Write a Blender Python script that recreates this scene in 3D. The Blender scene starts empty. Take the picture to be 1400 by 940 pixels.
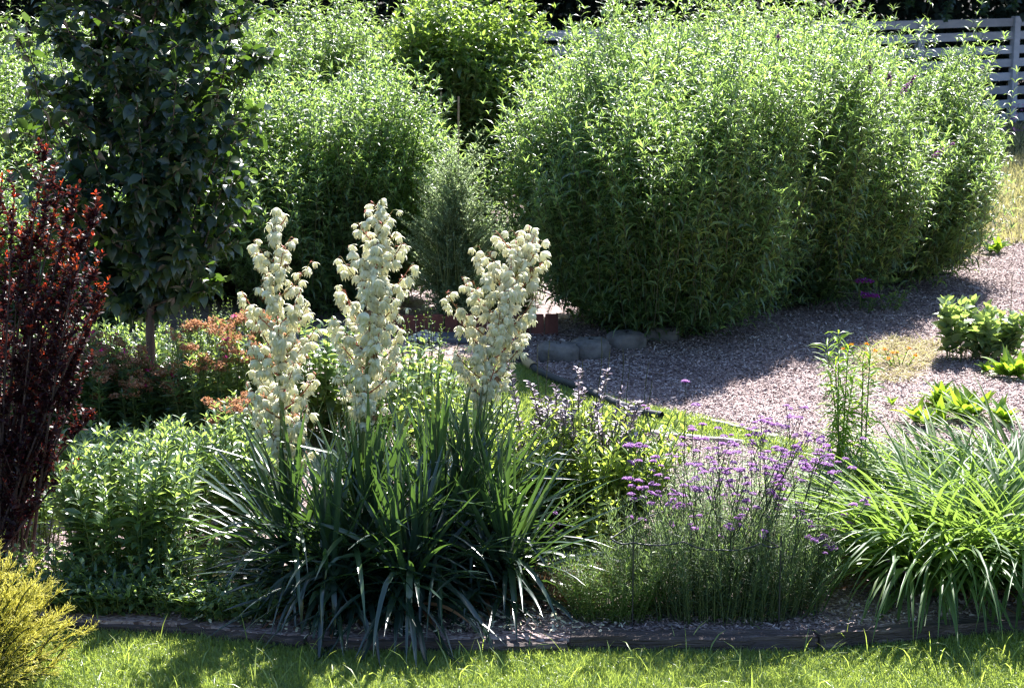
import bpy, math
import numpy as np
from mathutils import Vector, Matrix
PI = math.pi
R = math.radians

# ------------------------------------------------------------------ camera, world, sun, exposure
sc = bpy.context.scene
col = sc.collection
CAM_H, FPX, PITCH = 3.0, 2800.0, R(11.8)
cd = bpy.data.cameras.new("camera")
cam = bpy.data.objects.new("camera", cd)
col.objects.link(cam)
cam.location = (0, 0, CAM_H)
cam.rotation_euler = (PI / 2 - PITCH, 0, 0)
cd.sensor_width = 36.0
cd.lens = FPX / 1400 * 36
cd.clip_end = 500
cd.dof.use_dof = True
cd.dof.focus_distance = 10.2
cd.dof.aperture_fstop = 8.0
sc.camera = cam

SUN_EL, SUN_AZ = R(51), R(18)          # azimuth from +Y towards +X
world = bpy.data.worlds.new("World")
sc.world = world
world.use_nodes = True
wn = world.node_tree
sky = wn.nodes.new('ShaderNodeTexSky')
sky.sky_type = 'NISHITA'
sky.sun_disc = False
sky.sun_elevation = SUN_EL
sky.sun_rotation = SUN_AZ
sky.air_density = 1.2
sky.ozone_density = 6.0
bg = wn.nodes['Background']
bg.inputs['Strength'].default_value = 0.07
wn.links.new(sky.outputs[0], bg.inputs[0])
sl = bpy.data.lights.new("sun", 'SUN')
sl.energy = 5.0
sl.angle = R(0.5)
sl.color = (1.0, 0.96, 0.91)
so = bpy.data.objects.new("sun", sl)
col.objects.link(so)
sd = Vector((math.sin(SUN_AZ) * math.cos(SUN_EL), math.cos(SUN_AZ) * math.cos(SUN_EL), math.sin(SUN_EL)))
so.rotation_euler = sd.to_track_quat('Z', 'Y').to_euler()
so.location = sd * 40
vs = sc.view_settings
vs.view_transform = 'Standard'
vs.look = 'None'
vs.exposure = 1.9
vs.gamma = 1.0
sc.cycles.max_bounces = 8
sc.cycles.diffuse_bounces = 3
sc.cycles.glossy_bounces = 2
sc.cycles.transmission_bounces = 4
sc.cycles.transparent_max_bounces = 4
sc.cycles.sample_clamp_indirect = 4.0
sc.cycles.caustics_reflective = False
sc.cycles.caustics_refractive = False
sc.cycles.use_denoising = True
sc.cycles.denoising_input_passes = 'RGB_ALBEDO_NORMAL'
sc.cycles.pixel_filter_type = 'BLACKMAN_HARRIS'
sc.cycles.filter_width = 1.3

# ------------------------------------------------------------------ pixel -> world
def ray(px, py):
    a = (px - 700) / FPX
    b = (470 - py) / FPX
    return np.array([a, math.cos(PITCH) + b * math.sin(PITCH), -math.sin(PITCH) + b * math.cos(PITCH)])
def at(px, py, z=0.0):
    r = ray(px, py)
    k = (z - CAM_H) / r[2]
    return np.array([r[0] * k, r[1] * k, z])
def atY(px, py, Y):
    r = ray(px, py)
    k = Y / r[1]
    return np.array([r[0] * k, Y, CAM_H + r[2] * k])

# ------------------------------------------------------------------ materials
def new_mat(name):
    m = bpy.data.materials.new(name)
    m.use_nodes = True
    nt = m.node_tree
    nt.nodes.clear()
    out = nt.nodes.new('ShaderNodeOutputMaterial')
    return m, nt, out
def rgb(c):
    return (c[0], c[1], c[2], 1)
def ramp(nt, fac, stops):
    r = nt.nodes.new('ShaderNodeValToRGB')
    e = r.color_ramp.elements
    while len(e) < len(stops):
        e.new(0.5)
    for i, (p, c) in enumerate(stops):
        e[i].position = p
        e[i].color = rgb(c)
    nt.links.new(fac, r.inputs[0])
    return r.outputs[0]
def attr(nt, name):
    a = nt.nodes.new('ShaderNodeAttribute')
    a.attribute_name = name
    return a.outputs['Fac']
def leafmat(name, stops, trans=(0.2, 0.34, 0.03), tf=0.4, rough=0.42, spec=0.5, key='v', tstops=None):
    m, nt, out = new_mat(name)
    c = ramp(nt, attr(nt, key), stops)
    p = nt.nodes.new('ShaderNodeBsdfPrincipled')
    nt.links.new(c, p.inputs['Base Color'])
    p.inputs['Roughness'].default_value = rough
    p.inputs['Specular IOR Level'].default_value = spec
    t = nt.nodes.new('ShaderNodeBsdfTranslucent')
    if tstops:
        nt.links.new(ramp(nt, attr(nt, key), tstops), t.inputs[0])
    else:
        t.inputs[0].default_value = rgb(trans)
    mx = nt.nodes.new('ShaderNodeMixShader')
    mx.inputs[0].default_value = tf
    nt.links.new(p.outputs[0], mx.inputs[1])
    nt.links.new(t.outputs[0], mx.inputs[2])
    nt.links.new(mx.outputs[0], out.inputs[0])
    return m
def noisemat(name, stops, scale=8, rough=0.85, bump=0.3, bscale=40, stretch=(1, 1, 1), detail=6, bdist=0.01):
    m, nt, out = new_mat(name)
    tc = nt.nodes.new('ShaderNodeTexCoord')
    mp = nt.nodes.new('ShaderNodeMapping')
    mp.inputs['Scale'].default_value = stretch
    nt.links.new(tc.outputs['Object'], mp.inputs[0])
    n = nt.nodes.new('ShaderNodeTexNoise')
    n.inputs['Scale'].default_value = scale
    n.inputs['Detail'].default_value = detail
    n.inputs['Roughness'].default_value = 0.65
    nt.links.new(mp.outputs[0], n.inputs[0])
    c = ramp(nt, n.outputs[0], stops)
    p = nt.nodes.new('ShaderNodeBsdfPrincipled')
    nt.links.new(c, p.inputs['Base Color'])
    p.inputs['Roughness'].default_value = rough
    n2 = nt.nodes.new('ShaderNodeTexNoise')
    n2.inputs['Scale'].default_value = bscale
    n2.inputs['Detail'].default_value = 5
    nt.links.new(mp.outputs[0], n2.inputs[0])
    b = nt.nodes.new('ShaderNodeBump')
    b.inputs['Strength'].default_value = bump
    b.inputs['Distance'].default_value = bdist
    nt.links.new(n2.outputs[0], b.inputs['Height'])
    nt.links.new(b.outputs[0], p.inputs['Normal'])
    nt.links.new(p.outputs[0], out.inputs[0])
    return m
def plainv(name, stops, rough=0.8, key='v', spec=0.4):
    m, nt, out = new_mat(name)
    c = ramp(nt, attr(nt, key), stops)
    p = nt.nodes.new('ShaderNodeBsdfPrincipled')
    nt.links.new(c, p.inputs['Base Color'])
    p.inputs['Roughness'].default_value = rough
    p.inputs['Specular IOR Level'].default_value = spec
    nt.links.new(p.outputs[0], out.inputs[0])
    return m

M = {}
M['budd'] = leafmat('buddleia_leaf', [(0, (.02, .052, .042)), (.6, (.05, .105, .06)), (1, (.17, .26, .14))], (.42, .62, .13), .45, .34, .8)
M['broad'] = leafmat('broad_leaf', [(0, (.04, .085, .045)), (1, (.09, .155, .065))], (.42, .6, .09), .45, .32, .7)
M['tree'] = leafmat('tree_leaf', [(0, (.012, .03, .025)), (1, (.03, .055, .03))], (.16, .3, .03), .24, .3, .6)
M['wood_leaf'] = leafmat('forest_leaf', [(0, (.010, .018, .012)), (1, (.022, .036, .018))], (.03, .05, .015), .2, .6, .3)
M['phlox'] = leafmat('phlox_leaf', [(0, (.04, .08, .05)), (.7, (.08, .14, .075)), (1, (.15, .22, .11))], (.42, .58, .12), .42, .3, .9)
M['sage'] = leafmat('sage_leaf', [(0, (.13, .2, .12)), (1, (.32, .41, .28))], (.5, .62, .3), .5, .55, .4)
M['purple'] = leafmat('purple_leaf', [(0, (.022, .008, .014)), (.72, (.035, .01, .015)), (.86, (.1, .016, .014)), (1, (.3, .03, .015))],
                      tf=.38, rough=.45, spec=.35, tstops=[(0, (.05, .006, .015)), (.72, (.13, .025, .012)), (.86, (.42, .08, .01)), (1, (.85, .08, .03))])
M['gold'] = leafmat('gold_needle', [(0, (.24, .27, .05)), (.5, (.48, .48, .09)), (1, (.72, .66, .2))], (.78, .72, .14), .47, .5, .35)
M['yucca'] = leafmat('yucca_leaf', [(0, (.014, .03, .03)), (.6, (.026, .052, .04)), (1, (.07, .12, .045))], (.14, .27, .04), .22, .26, 1.0)
M['petal'] = leafmat('cream_petal', [(0, (.74, .73, .54)), (1, (.9, .89, .78))], (.92, .91, .64), .48, .5, .3)
M['seed'] = leafmat('penstemon_leaf', [(0, (.055, .105, .033)), (1, (.16, .23, .06))], (.46, .6, .085), .46, .35, .6)
M['pod'] = plainv('seed_pod', [(0, (.14, .1, .13)), (1, (.5, .42, .48))], .5)
M['fern'] = leafmat('fern_leaf', [(0, (.06, .12, .03)), (1, (.15, .24, .06))], (.28, .42, .07), .42, .45, .4)
M['ferndark'] = leafmat('feathery_leaf', [(0, (.045, .075, .045)), (1, (.12, .17, .09))], (.26, .38, .12), .4, .5, .35)
M['verb'] = leafmat('verbena_flower', [(0, (.15, .05, .22)), (1, (.48, .25, .56))], (.46, .2, .54), .35, .6, .3)
M['lily'] = leafmat('daylily_leaf', [(0, (.04, .09, .035)), (.8, (.1, .17, .055)), (1, (.2, .24, .08))], (.3, .46, .07), .4, .46, .42)
M['dry'] = leafmat('dry_leaf', [(0, (.12, .05, .03)), (1, (.42, .24, .12))], (.4, .22, .1), .35, .6, .3)
M['rust'] = leafmat('rust_seedhead', [(0, (.24, .1, .05)), (1, (.6, .34, .2))], (.65, .33, .16), .3, .8, .2)
M['pink'] = leafmat('pink_petal', [(0, (.6, .02, .14)), (1, (.8, .1, .35))], (.7, .05, .25), .4, .6, .3)
M['orange'] = leafmat('orange_petal', [(0, (.8, .16, .01)), (1, (.85, .5, .02))], (.8, .4, .02), .3, .6, .3)
M['lavflower'] = leafmat('plum_flower', [(0, (.1, .01, .12)), (1, (.32, .04, .34))], (.3, .03, .3), .3, .6, .3)
M['milk'] = leafmat('milkweed_leaf', [(0, (.09, .15, .08)), (1, (.2, .28, .14))], (.42, .56, .12), .42, .4, .5)
M['weed'] = leafmat('rosette_leaf', [(0, (.08, .16, .02)), (1, (.18, .3, .04))], (.4, .6, .04), .42, .4, .5)
M['grass'] = leafmat('grass_blade', [(0, (.1, .16, .045)), (.7, (.19, .27, .07)), (1, (.42, .4, .2))], (.48, .6, .1), .42, .34, .6)
M['drygrass'] = leafmat('dry_grass', [(0, (.16, .2, .07)), (.4, (.36, .31, .15)), (1, (.5, .42, .25))], (.45, .42, .16), .4, .6, .3)
M['chip'] = plainv('bark_chip', [(0, (.09, .055, .055)), (.25, (.26, .185, .175)), (.75, (.45, .355, .345)), (1, (.66, .56, .54))], .75)
M['stemg'] = plainv('green_stem', [(0, (.07, .1, .03)), (1, (.16, .19, .06))], .6)
M['stemd'] = plainv('dark_stem', [(0, (.012, .02, .014)), (1, (.04, .055, .03))], .55)
M['stemb'] = plainv('brown_stem', [(0, (.025, .03, .014)), (1, (.08, .085, .035))], .75)
M['stalk'] = plainv('yucca_stalk', [(0, (.1, .14, .04)), (.6, (.18, .2, .06)), (.85, (.25, .1, .05)), (1, (.35, .08, .05))], .5)
M['bract'] = plainv('bract', [(0, (.2, .07, .05)), (1, (.42, .2, .12))], .6)
M['bark'] = noisemat('bark', [(.3, (.05, .035, .028)), (.7, (.16, .11, .09))], 6, .9, .8, 30, (4, 4, .8))
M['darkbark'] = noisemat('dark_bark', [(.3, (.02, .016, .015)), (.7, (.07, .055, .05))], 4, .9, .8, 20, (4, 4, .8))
M['purplebark'] = noisemat('purple_bark', [(.3, (.03, .015, .016)), (.7, (.1, .055, .05))], 8, .8, .5, 30, (4, 4, 1))
M['timber'] = noisemat('old_timber', [(.3, (.03, .022, .022)), (.55, (.085, .062, .06)), (.75, (.24, .19, .185))], 3, .85, 1.0, 14, (.6, 9, 9), 8, .02)
M['fence'] = noisemat('grey_paint', [(.3, (.27, .28, .32)), (.7, (.4, .4, .44))], 3, .6, .2, 20, (.3, 3, 3))
M['stone'] = noisemat('grey_stone', [(.3, (.07, .062, .06)), (.7, (.24, .215, .21))], 9, .85, .8, 25)
M['slate'] = noisemat('slate', [(.3, (.06, .065, .085)), (.7, (.13, .14, .17))], 5, .6, .4, 20)
M['pale'] = noisemat('pale_kerb', [(.3, (.36, .31, .29)), (.7, (.55, .5, .47))], 6, .85, .6, 25)
M['redwood'] = noisemat('red_paling', [(.3, (.09, .025, .018)), (.7, (.2, .06, .045))], 4, .75, .5, 20, (3, 3, .6))
M['pipe'] = noisemat('dark_pipe', [(.3, (.02, .021, .027)), (.7, (.045, .045, .052))], 6, .6, .2, 30)
M['brass'] = noisemat('pale_joint', [(.3, (.35, .24, .12)), (.7, (.5, .38, .22))], 6, .5, .2, 30)
M['cane'] = noisemat('bamboo_cane', [(.3, (.24, .15, .1)), (.7, (.42, .3, .22))], 8, .6, .3, 20, (1, 1, 6))
M['wire'] = noisemat('dark_wire', [(.3, (.015, .015, .02)), (.7, (.03, .03, .035))], 6, .4, .1, 30)
M['soil'] = noisemat('soil', [(.3, (.035, .025, .02)), (.7, (.09, .06, .05))], 6, .95, .8, 40)
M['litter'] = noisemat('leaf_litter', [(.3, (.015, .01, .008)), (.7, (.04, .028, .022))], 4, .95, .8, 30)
M['turf'] = noisemat('turf', [(.3, (.03, .05, .012)), (.7, (.075, .11, .025))], 12, .95, .8, 60)
M['pebble'] = plainv('pebble', [(0, (.25, .22, .22)), (1, (.75, .7, .68))], .7)

def mulchmat():
    m, nt, out = new_mat('mulch')
    tc = nt.nodes.new('ShaderNodeTexCoord')
    mp = nt.nodes.new('ShaderNodeMapping')
    mp.inputs['Scale'].default_value = (1, 1.6, 1)
    nt.links.new(tc.outputs['Object'], mp.inputs[0])
    v = nt.nodes.new('ShaderNodeTexVoronoi')
    v.inputs['Scale'].default_value = 60
    v.inputs['Randomness'].default_value = 1
    nt.links.new(mp.outputs[0], v.inputs[0])
    sep = nt.nodes.new('ShaderNodeSeparateColor')
    nt.links.new(v.outputs['Color'], sep.inputs[0])
    c1 = ramp(nt, sep.outputs[0], [(0, (.09, .055, .055)), (.4, (.25, .18, .185)), (.85, (.4, .32, .335)), (1, (.55, .47, .49))])
    n = nt.nodes.new('ShaderNodeTexNoise')
    n.inputs['Scale'].default_value = 1.3
    n.inputs['Detail'].default_value = 5
    nt.links.new(tc.outputs['Object'], n.inputs[0])
    c2 = ramp(nt, n.outputs[0], [(.35, (.7, .66, .66)), (.65, (1.1, 1.06, 1.0))])
    mx = nt.nodes.new('ShaderNodeMix')
    mx.data_type = 'RGBA'
    mx.blend_type = 'MULTIPLY'
    mx.inputs[0].default_value = 1
    nt.links.new(c1, mx.inputs[6])
    nt.links.new(c2, mx.inputs[7])
    p = nt.nodes.new('ShaderNodeBsdfPrincipled')
    p.inputs['Roughness'].default_value = .85
    nt.links.new(mx.outputs[2], p.inputs['Base Color'])
    b = nt.nodes.new('ShaderNodeBump')
    b.inputs['Strength'].default_value = .9
    b.inputs['Distance'].default_value = .015
    nt.links.new(sep.outputs[1], b.inputs['Height'])
    nt.links.new(b.outputs[0], p.inputs['Normal'])
    nt.links.new(p.outputs[0], out.inputs[0])
    return m
M['mulch'] = mulchmat()
def brickmat():
    m, nt, out = new_mat('brick_paving')
    tc = nt.nodes.new('ShaderNodeTexCoord')
    b = nt.nodes.new('ShaderNodeTexBrick')
    b.inputs['Scale'].default_value = 1
    b.inputs['Brick Width'].default_value = .23
    b.inputs['Row Height'].default_value = .115
    b.inputs['Mortar Size'].default_value = .008
    b.inputs['Color1'].default_value = (.42, .29, .23, 1)
    b.inputs['Color2'].default_value = (.55, .42, .35, 1)
    b.inputs['Mortar'].default_value = (.2, .15, .13, 1)
    nt.links.new(tc.outputs['Object'], b.inputs[0])
    p = nt.nodes.new('ShaderNodeBsdfPrincipled')
    p.inputs['Roughness'].default_value = .9
    nt.links.new(b.outputs[0], p.inputs['Base Color'])
    bp = nt.nodes.new('ShaderNodeBump')
    bp.inputs['Strength'].default_value = .6
    bp.inputs['Distance'].default_value = .01
    bp.invert = True
    nt.links.new(b.outputs[1], bp.inputs['Height'])
    nt.links.new(bp.outputs[0], p.inputs['Normal'])
    nt.links.new(p.outputs[0], out.inputs[0])
    return m
M['brick'] = brickmat()

# ------------------------------------------------------------------ mesh collector
def nrm(a):
    return a / np.maximum(np.linalg.norm(a, axis=-1, keepdims=True), 1e-9)
class MB:
    def __init__(self):
        self.v, self.q, self.a, self.n = [], [], [], 0
    def add(self, V, Q, A=0.5):
        V = np.asarray(V, float).reshape(-1, 3)
        self.v.append(V)
        self.q.append(np.asarray(Q, int).reshape(-1, 4) + self.n)
        A = np.asarray(A, float)
        self.a.append(np.full(len(V), float(A)) if A.ndim == 0 else A)
        self.n += len(V)
    def mesh(self, name, mat, smooth=True):
        V = np.concatenate(self.v)
        Q = np.concatenate(self.q)
        me = bpy.data.meshes.new(name)
        me.vertices.add(len(V))
        me.vertices.foreach_set('co', V.astype(np.float32).ravel())
        me.loops.add(len(Q) * 4)
        me.loops.foreach_set('vertex_index', Q.astype(np.int32).ravel())
        me.polygons.add(len(Q))
        me.polygons.foreach_set('loop_start', np.arange(0, len(Q) * 4, 4, dtype=np.int32))
        me.polygons.foreach_set('use_smooth', np.full(len(Q), smooth))
        at_ = me.attributes.new('v', 'FLOAT', 'POINT')
        at_.data.foreach_set('value', np.concatenate(self.a).astype(np.float32))
        me.update(calc_edges=True)
        me.materials.append(M[mat] if isinstance(mat, str) else mat)
        return me
    def build(self, name, mat, parent=None, smooth=True, **kw):
        o = bpy.data.objects.new(name, self.mesh(name, mat, smooth))
        col.objects.link(o)
        if parent is not None:
            o.parent = parent
            o.matrix_parent_inverse = Matrix.Translation(-Vector(parent.location))
        return tag(o, **kw)
def tag(o, label=None, cat=None, group=None, kind=None):
    if label: o['label'] = label
    if cat: o['category'] = cat
    if group: o['group'] = group
    if kind: o['kind'] = kind
    return o
def thing(name, label, cat, loc, group=None):
    o = bpy.data.objects.new(name, None)
    o.empty_display_size = .1
    col.objects.link(o)
    o.location = tuple(loc)
    return tag(o, label, cat, group)

PROF_LANCE = [.12, .8, 1., .62, .04]
PROF_NARROW = [.2, 1., .75, .05]
PROF_SWORD = [.7, .95, 1., 1., .97, .88, .7, .42, .03]
PROF_STRAP = [.6, .95, 1, 1, .95, .8, .5, .05]
PROF_OVAL = [.06, .75, 1., .8, .38, .03]
PROF_BLADE = [1., .8, .05]
def ribbons(mb, P, az, el, L, W, bend, roll=0, prof=PROF_LANCE, fold=0.25, val=0.5, zmin=None, crease=None):
    """curved leaves: P (n,3), azimuth, start elevation, length, half width, total downward bend, roll about their midrib"""
    n = len(P)
    f = lambda x: np.broadcast_to(np.asarray(x, float), (n,)).copy()
    az, el, L, W, bend, roll, val = map(f, (az, el, L, W, bend, roll, val))
    k = len(prof)
    C = np.zeros((n, k, 3)); T = np.zeros((n, k, 3)); E = np.zeros((n, k))
    for i in range(k):
        E[:, i] = np.maximum(el - bend * i / (k - 1) - (0 if crease is None else crease[0] * (i / (k - 1) > crease[1])), -1.5)
    T[..., 0] = np.cos(E) * np.cos(az)[:, None]
    T[..., 1] = np.cos(E) * np.sin(az)[:, None]
    T[..., 2] = np.sin(E)
    C[:, 0] = P
    for i in range(1, k):
        C[:, i] = C[:, i - 1] + (T[:, i] + T[:, i - 1]) * .5 * (L / (k - 1))[:, None]
    if zmin is not None:
        lift = np.maximum(zmin - C[..., 2], 0)
        C[..., 2] += lift
    side = np.stack([-np.sin(az), np.cos(az), np.zeros(n)], -1)[:, None, :]
    up = np.cross(T, np.broadcast_to(side, T.shape))
    r = roll[:, None, None]
    S = np.cos(r) * side + np.sin(r) * up
    N = np.cross(T, S)
    w = (W[:, None] * np.asarray(prof)[None, :])[..., None]
    if fold:
        V = np.stack([C - S * w - N * w * fold * -1, C, C + S * w + N * w * fold], 2)   # n,k,3,3
        m = 3
    else:
        V = np.stack([C - S * w, C + S * w], 2)
        m = 2
    base = (np.arange(n) * k * m)[:, None, None]
    i = np.arange(k - 1)[None, :, None] * m
    j = np.arange(m - 1)[None, None, :]
    a = base + i + j
    Q = np.stack([a, a + 1, a + 1 + m, a + m], -1)
    mb.add(V, Q, np.repeat(val, k * m))
def tubes(mb, P, Rr, sides=4, val=0.5, cap=False):
    """P (n,k,3) centre lines, Rr (n,k) radii"""
    P = np.asarray(P, float)
    if P.ndim == 2: P = P[None]
    n, k = P.shape[:2]
    Rr = np.broadcast_to(np.asarray(Rr, float), (n, k))
    T = nrm(np.gradient(P, axis=1))
    ref = np.where(np.abs(nrm(P[:, -1] - P[:, 0])[:, 2:3]) > .85, np.array([[1., 0, 0]]), np.array([[0, 0, 1.]]))[:, None, :]
    A = nrm(np.cross(T, np.broadcast_to(ref, T.shape)))
    B = np.cross(T, A)
    th = np.linspace(0, 2 * PI, sides, endpoint=False)
    V = P[:, :, None] + Rr[:, :, None, None] * (np.cos(th)[None, None, :, None] * A[:, :, None] + np.sin(th)[None, None, :, None] * B[:, :, None])
    base = (np.arange(n) * k * sides)[:, None, None]
    i = np.arange(k - 1)[None, :, None] * sides
    j = np.arange(sides)[None, None, :]
    jn = (j + 1) % sides
    Q = np.stack([base + i + j, base + i + jn, base + i + sides + jn, base + i + sides + j], -1)
    val = np.broadcast_to(np.asarray(val, float), (n,))
    mb.add(V, Q, np.repeat(val, k * sides))
def bez(P0, P1, P2, t):
    """P (n,3), t (n,m) -> (n,m,3)"""
    t = t[..., None]
    return P0[:, None] * (1 - t) ** 2 + 2 * P1[:, None] * t * (1 - t) + P2[:, None] * t ** 2
def stems(mb, P0, P1, P2, r0, r1, k=7, sides=4, val=.5):
    n = len(P0)
    t = np.broadcast_to(np.linspace(0, 1, k), (n, k))
    tubes(mb, bez(P0, P1, P2, t), np.linspace(r0, r1, k)[None], sides, val)
def leafy(mb, rg, P0, P1, P2, t0, npairs, L, W, el=R(38), bend=R(95), whorl=2, prof=PROF_LANCE, spiral=PI / 2, tipscale=.45, fold=.25, rollj=.35, elj=.25, basescale=1., val=None, tipval=0):
    """leaves in pairs or whorls along the last part of each stem"""
    n = len(P0)
    tt = np.linspace(0, 1, npairs)[None] * (1 - t0) + t0 if np.isscalar(t0) else t0[:, None] + (1 - t0[:, None]) * np.linspace(0, 1, npairs)[None]
    tt = np.broadcast_to(tt, (n, npairs)) + rg.uniform(-.4, .4, (n, npairs)) / npairs * (1 - np.min(t0))
    tt = np.clip(tt, 0, 1)
    P = bez(P0, P1, P2, tt)
    u = np.linspace(0, 1, npairs)[None]
    s = (basescale + (1 - basescale) * np.minimum(u * 3, 1)) * np.where(u > .55, 1 - (1 - tipscale) * (u - .55) / .45, 1)
    a0 = rg.uniform(0, 2 * PI, (n, 1)) + np.arange(npairs)[None] * spiral
    for w in range(whorl):
        az = a0 + w * 2 * PI / whorl + rg.uniform(-.3, .3, (n, npairs))
        e = el + (u ** 3) * R(30) + rg.normal(0, elj, (n, npairs))
        Lw = L * s * rg.uniform(.75, 1.2, (n, npairs))
        Ww = W * s * rg.uniform(.8, 1.2, (n, npairs))
        bd = bend * rg.uniform(.6, 1.3, (n, npairs)) * (1 - .25 * u)
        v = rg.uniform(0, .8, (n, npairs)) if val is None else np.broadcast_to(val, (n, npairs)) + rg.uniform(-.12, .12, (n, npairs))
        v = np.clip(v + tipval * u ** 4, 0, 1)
        ribbons(mb, P.reshape(-1, 3), az.ravel(), e.ravel(), Lw.ravel(), Ww.ravel(), bd.ravel(), rg.normal(0, rollj, n * npairs), prof, fold, v.ravel())
def box(mb, c, s, rz=0, bev=0, val=.5, jit=0, rg=None):
    x, y, z = s[0] / 2, s[1] / 2, s[2] / 2
    # rounded-ish box: cross section with chamfered corners swept along x
    b = bev if bev else min(x, y, z) * .12
    ring = np.array([(-y, -z + b), (-y, z - b), (-y + b, z), (y - b, z), (y, z - b), (y, -z + b), (y - b, -z), (-y + b, -z)])
    xs = np.array([-x, -x + b, x - b, x])
    sc_ = np.array([1 - b / max(y, z), 1, 1, 1 - b / max(y, z)])
    V = []
    for xi, si in zip(xs, sc_):
        for r in ring:
            V.append((xi, r[0] * si, r[1] * si))
    for xi in (-x, x):
        V.append((xi, 0, 0))
    V = np.array(V)
    if jit: V += rg.normal(0, jit, V.shape)
    Q = []
    for i in range(3):
        for j in range(8):
            Q.append((i * 8 + j, i * 8 + (j + 1) % 8, i * 8 + 8 + (j + 1) % 8, i * 8 + 8 + j))
    for j in range(0, 8, 2):
        Q.append((32, (j + 2) % 8, j + 1, j))
        Q.append((33, 24 + j, 24 + j + 1, 24 + (j + 2) % 8))
    cc, ss = math.cos(rz), math.sin(rz)
    X = V[:, 0] * cc - V[:, 1] * ss
    Y = V[:, 0] * ss + V[:, 1] * cc
    mb.add(np.stack([X, Y, V[:, 2]], -1) + np.asarray(c), Q, val)
def blob(mb, c, r, rg, seg=10, rings=7, rough=.12, val=.5, rz=0):
    ph = np.linspace(.02, PI - .02, rings)
    th = np.linspace(0, 2 * PI, seg, endpoint=False)
    A, B = np.meshgrid(ph, th, indexing='ij')
    def sq(x, p=.5): return np.sign(x) * np.abs(x) ** p
    V = np.stack([sq(np.sin(A)) * sq(np.cos(B)), sq(np.sin(A)) * sq(np.sin(B)), sq(np.cos(A))], -1)
    V = V * np.asarray(r) * (1 + rg.uniform(-rough, rough, A.shape))[..., None]
    cc, ss = math.cos(rz), math.sin(rz)
    V = np.stack([V[..., 0] * cc - V[..., 1] * ss, V[..., 0] * ss + V[..., 1] * cc, V[..., 2]], -1) + np.asarray(c)
    i = np.arange(rings - 1)[:, None] * seg
    j = np.arange(seg)[None]
    Q = np.stack([i + j, i + seg + j, i + seg + (j + 1) % seg, i + (j + 1) % seg], -1)
    mb.add(V, Q, val)
def sheet(name, pts, z, mat, skirt=0, kind='structure', **kw):
    """flat polygon (fan-free ngon) with an optional skirt down its edge"""
    me = bpy.data.meshes.new(name)
    n = len(pts)
    V = [(p[0], p[1], z) for p in pts]
    F = [list(range(n))]
    if skirt:
        V += [(p[0], p[1], z - skirt) for p in pts]
        F += [[i, i + n, (i + 1) % n + n, (i + 1) % n] for i in range(n)]
    me.from_pydata(V, [], F)
    me.materials.append(M[mat])
    me.update()
    o = bpy.data.objects.new(name, me)
    col.objects.link(o)
    return tag(o, kind=kind, **kw)
def inpoly(x, y, poly):
    ins = np.zeros(len(x), bool)
    j = len(poly) - 1
    for i in range(len(poly)):
        xi, yi, xj, yj = poly[i][0], poly[i][1], poly[j][0], poly[j][1]
        c = ((yi > y) != (yj > y)) & (x < (xj - xi) * (y - yi) / (yj - yi + 1e-12) + xi)
        ins ^= c
        j = i
    return ins
def scatter(rg, poly, n):
    poly = np.asarray(poly)
    out = []
    tot = 0
    lo, hi = poly[:, :2].min(0), poly[:, :2].max(0)
    while tot < n:
        p = rg.uniform(lo, hi, (n * 2, 2))
        p = p[inpoly(p[:, 0], p[:, 1], poly)]
        out.append(p); tot += len(p)
    return np.concatenate(out)[:n]
def disc(rg, c, rx, ry, n):
    a = rg.uniform(0, 2 * PI, n); r = np.sqrt(rg.uniform(0, 1, n))
    return np.stack([c[0] + rx * r * np.cos(a), c[1] + ry * r * np.sin(a), np.full(n, c[2] if len(c) > 2 else 0.)], -1)

# ================================================================== the setting
LAWN_Z = -0.055
g = sheet('ground', [(-150, -30), (150, -30), (150, 300), (-150, 300)], -0.1, 'soil')
edge_px = [(-500, 800), (0, 832), (100, 846), (260, 852), (330, 862), (500, 873), (740, 872), (860, 870), (1110, 870), (1190, 862), (1400, 842), (1900, 800)]
edge = [at(px, py, -0.0)[:2] for px, py in edge_px]
lawn_back = [at(px, py - 30, LAWN_Z)[:2] for px, py in edge_px]
sheet('lawn', [(-12, 2), (12, 2)] + [tuple(p) for p in lawn_back[::-1]], LAWN_Z, 'turf')
bed_front = [tuple(p) for p in edge]
sheet('mulch_bed', bed_front + [(40, 12), (40, 29.0), (-40, 26), (-40, 12)], 0.0, 'mulch', skirt=.2)
strip_px = [(560, 500), (640, 492), (700, 497), (780, 527), (870, 556), (960, 571), (1080, 602), (1130, 625), (1080, 630), (1010, 606), (880, 590), (800, 590), (700, 600), (560, 565)]
strip = [tuple(at(px, py)[:2]) for px, py in strip_px]
sheet('lawn_strip', strip, 0.006, 'turf')
sheet('brick_path', [tuple(at(px, py)[:2]) for px, py in [(470, 474), (705, 474), (712, 488), (690, 498), (650, 505), (470, 502)]], 0.016, 'brick', skirt=.03)
field_px = [(1240, 330), (1290, 240), (1200, 190), (1150, 176), (1900, 176), (1900, 330), (1500, 345), (1400, 335)]
field = [tuple(at(px, py)[:2]) for px, py in field_px]
sheet('dry_field', field, 0.005, 'turf')
sheet('forest_floor', [(-60, 25.5), (60, 31.0), (60, 120), (-60, 120)], 0.01, 'litter')

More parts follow.
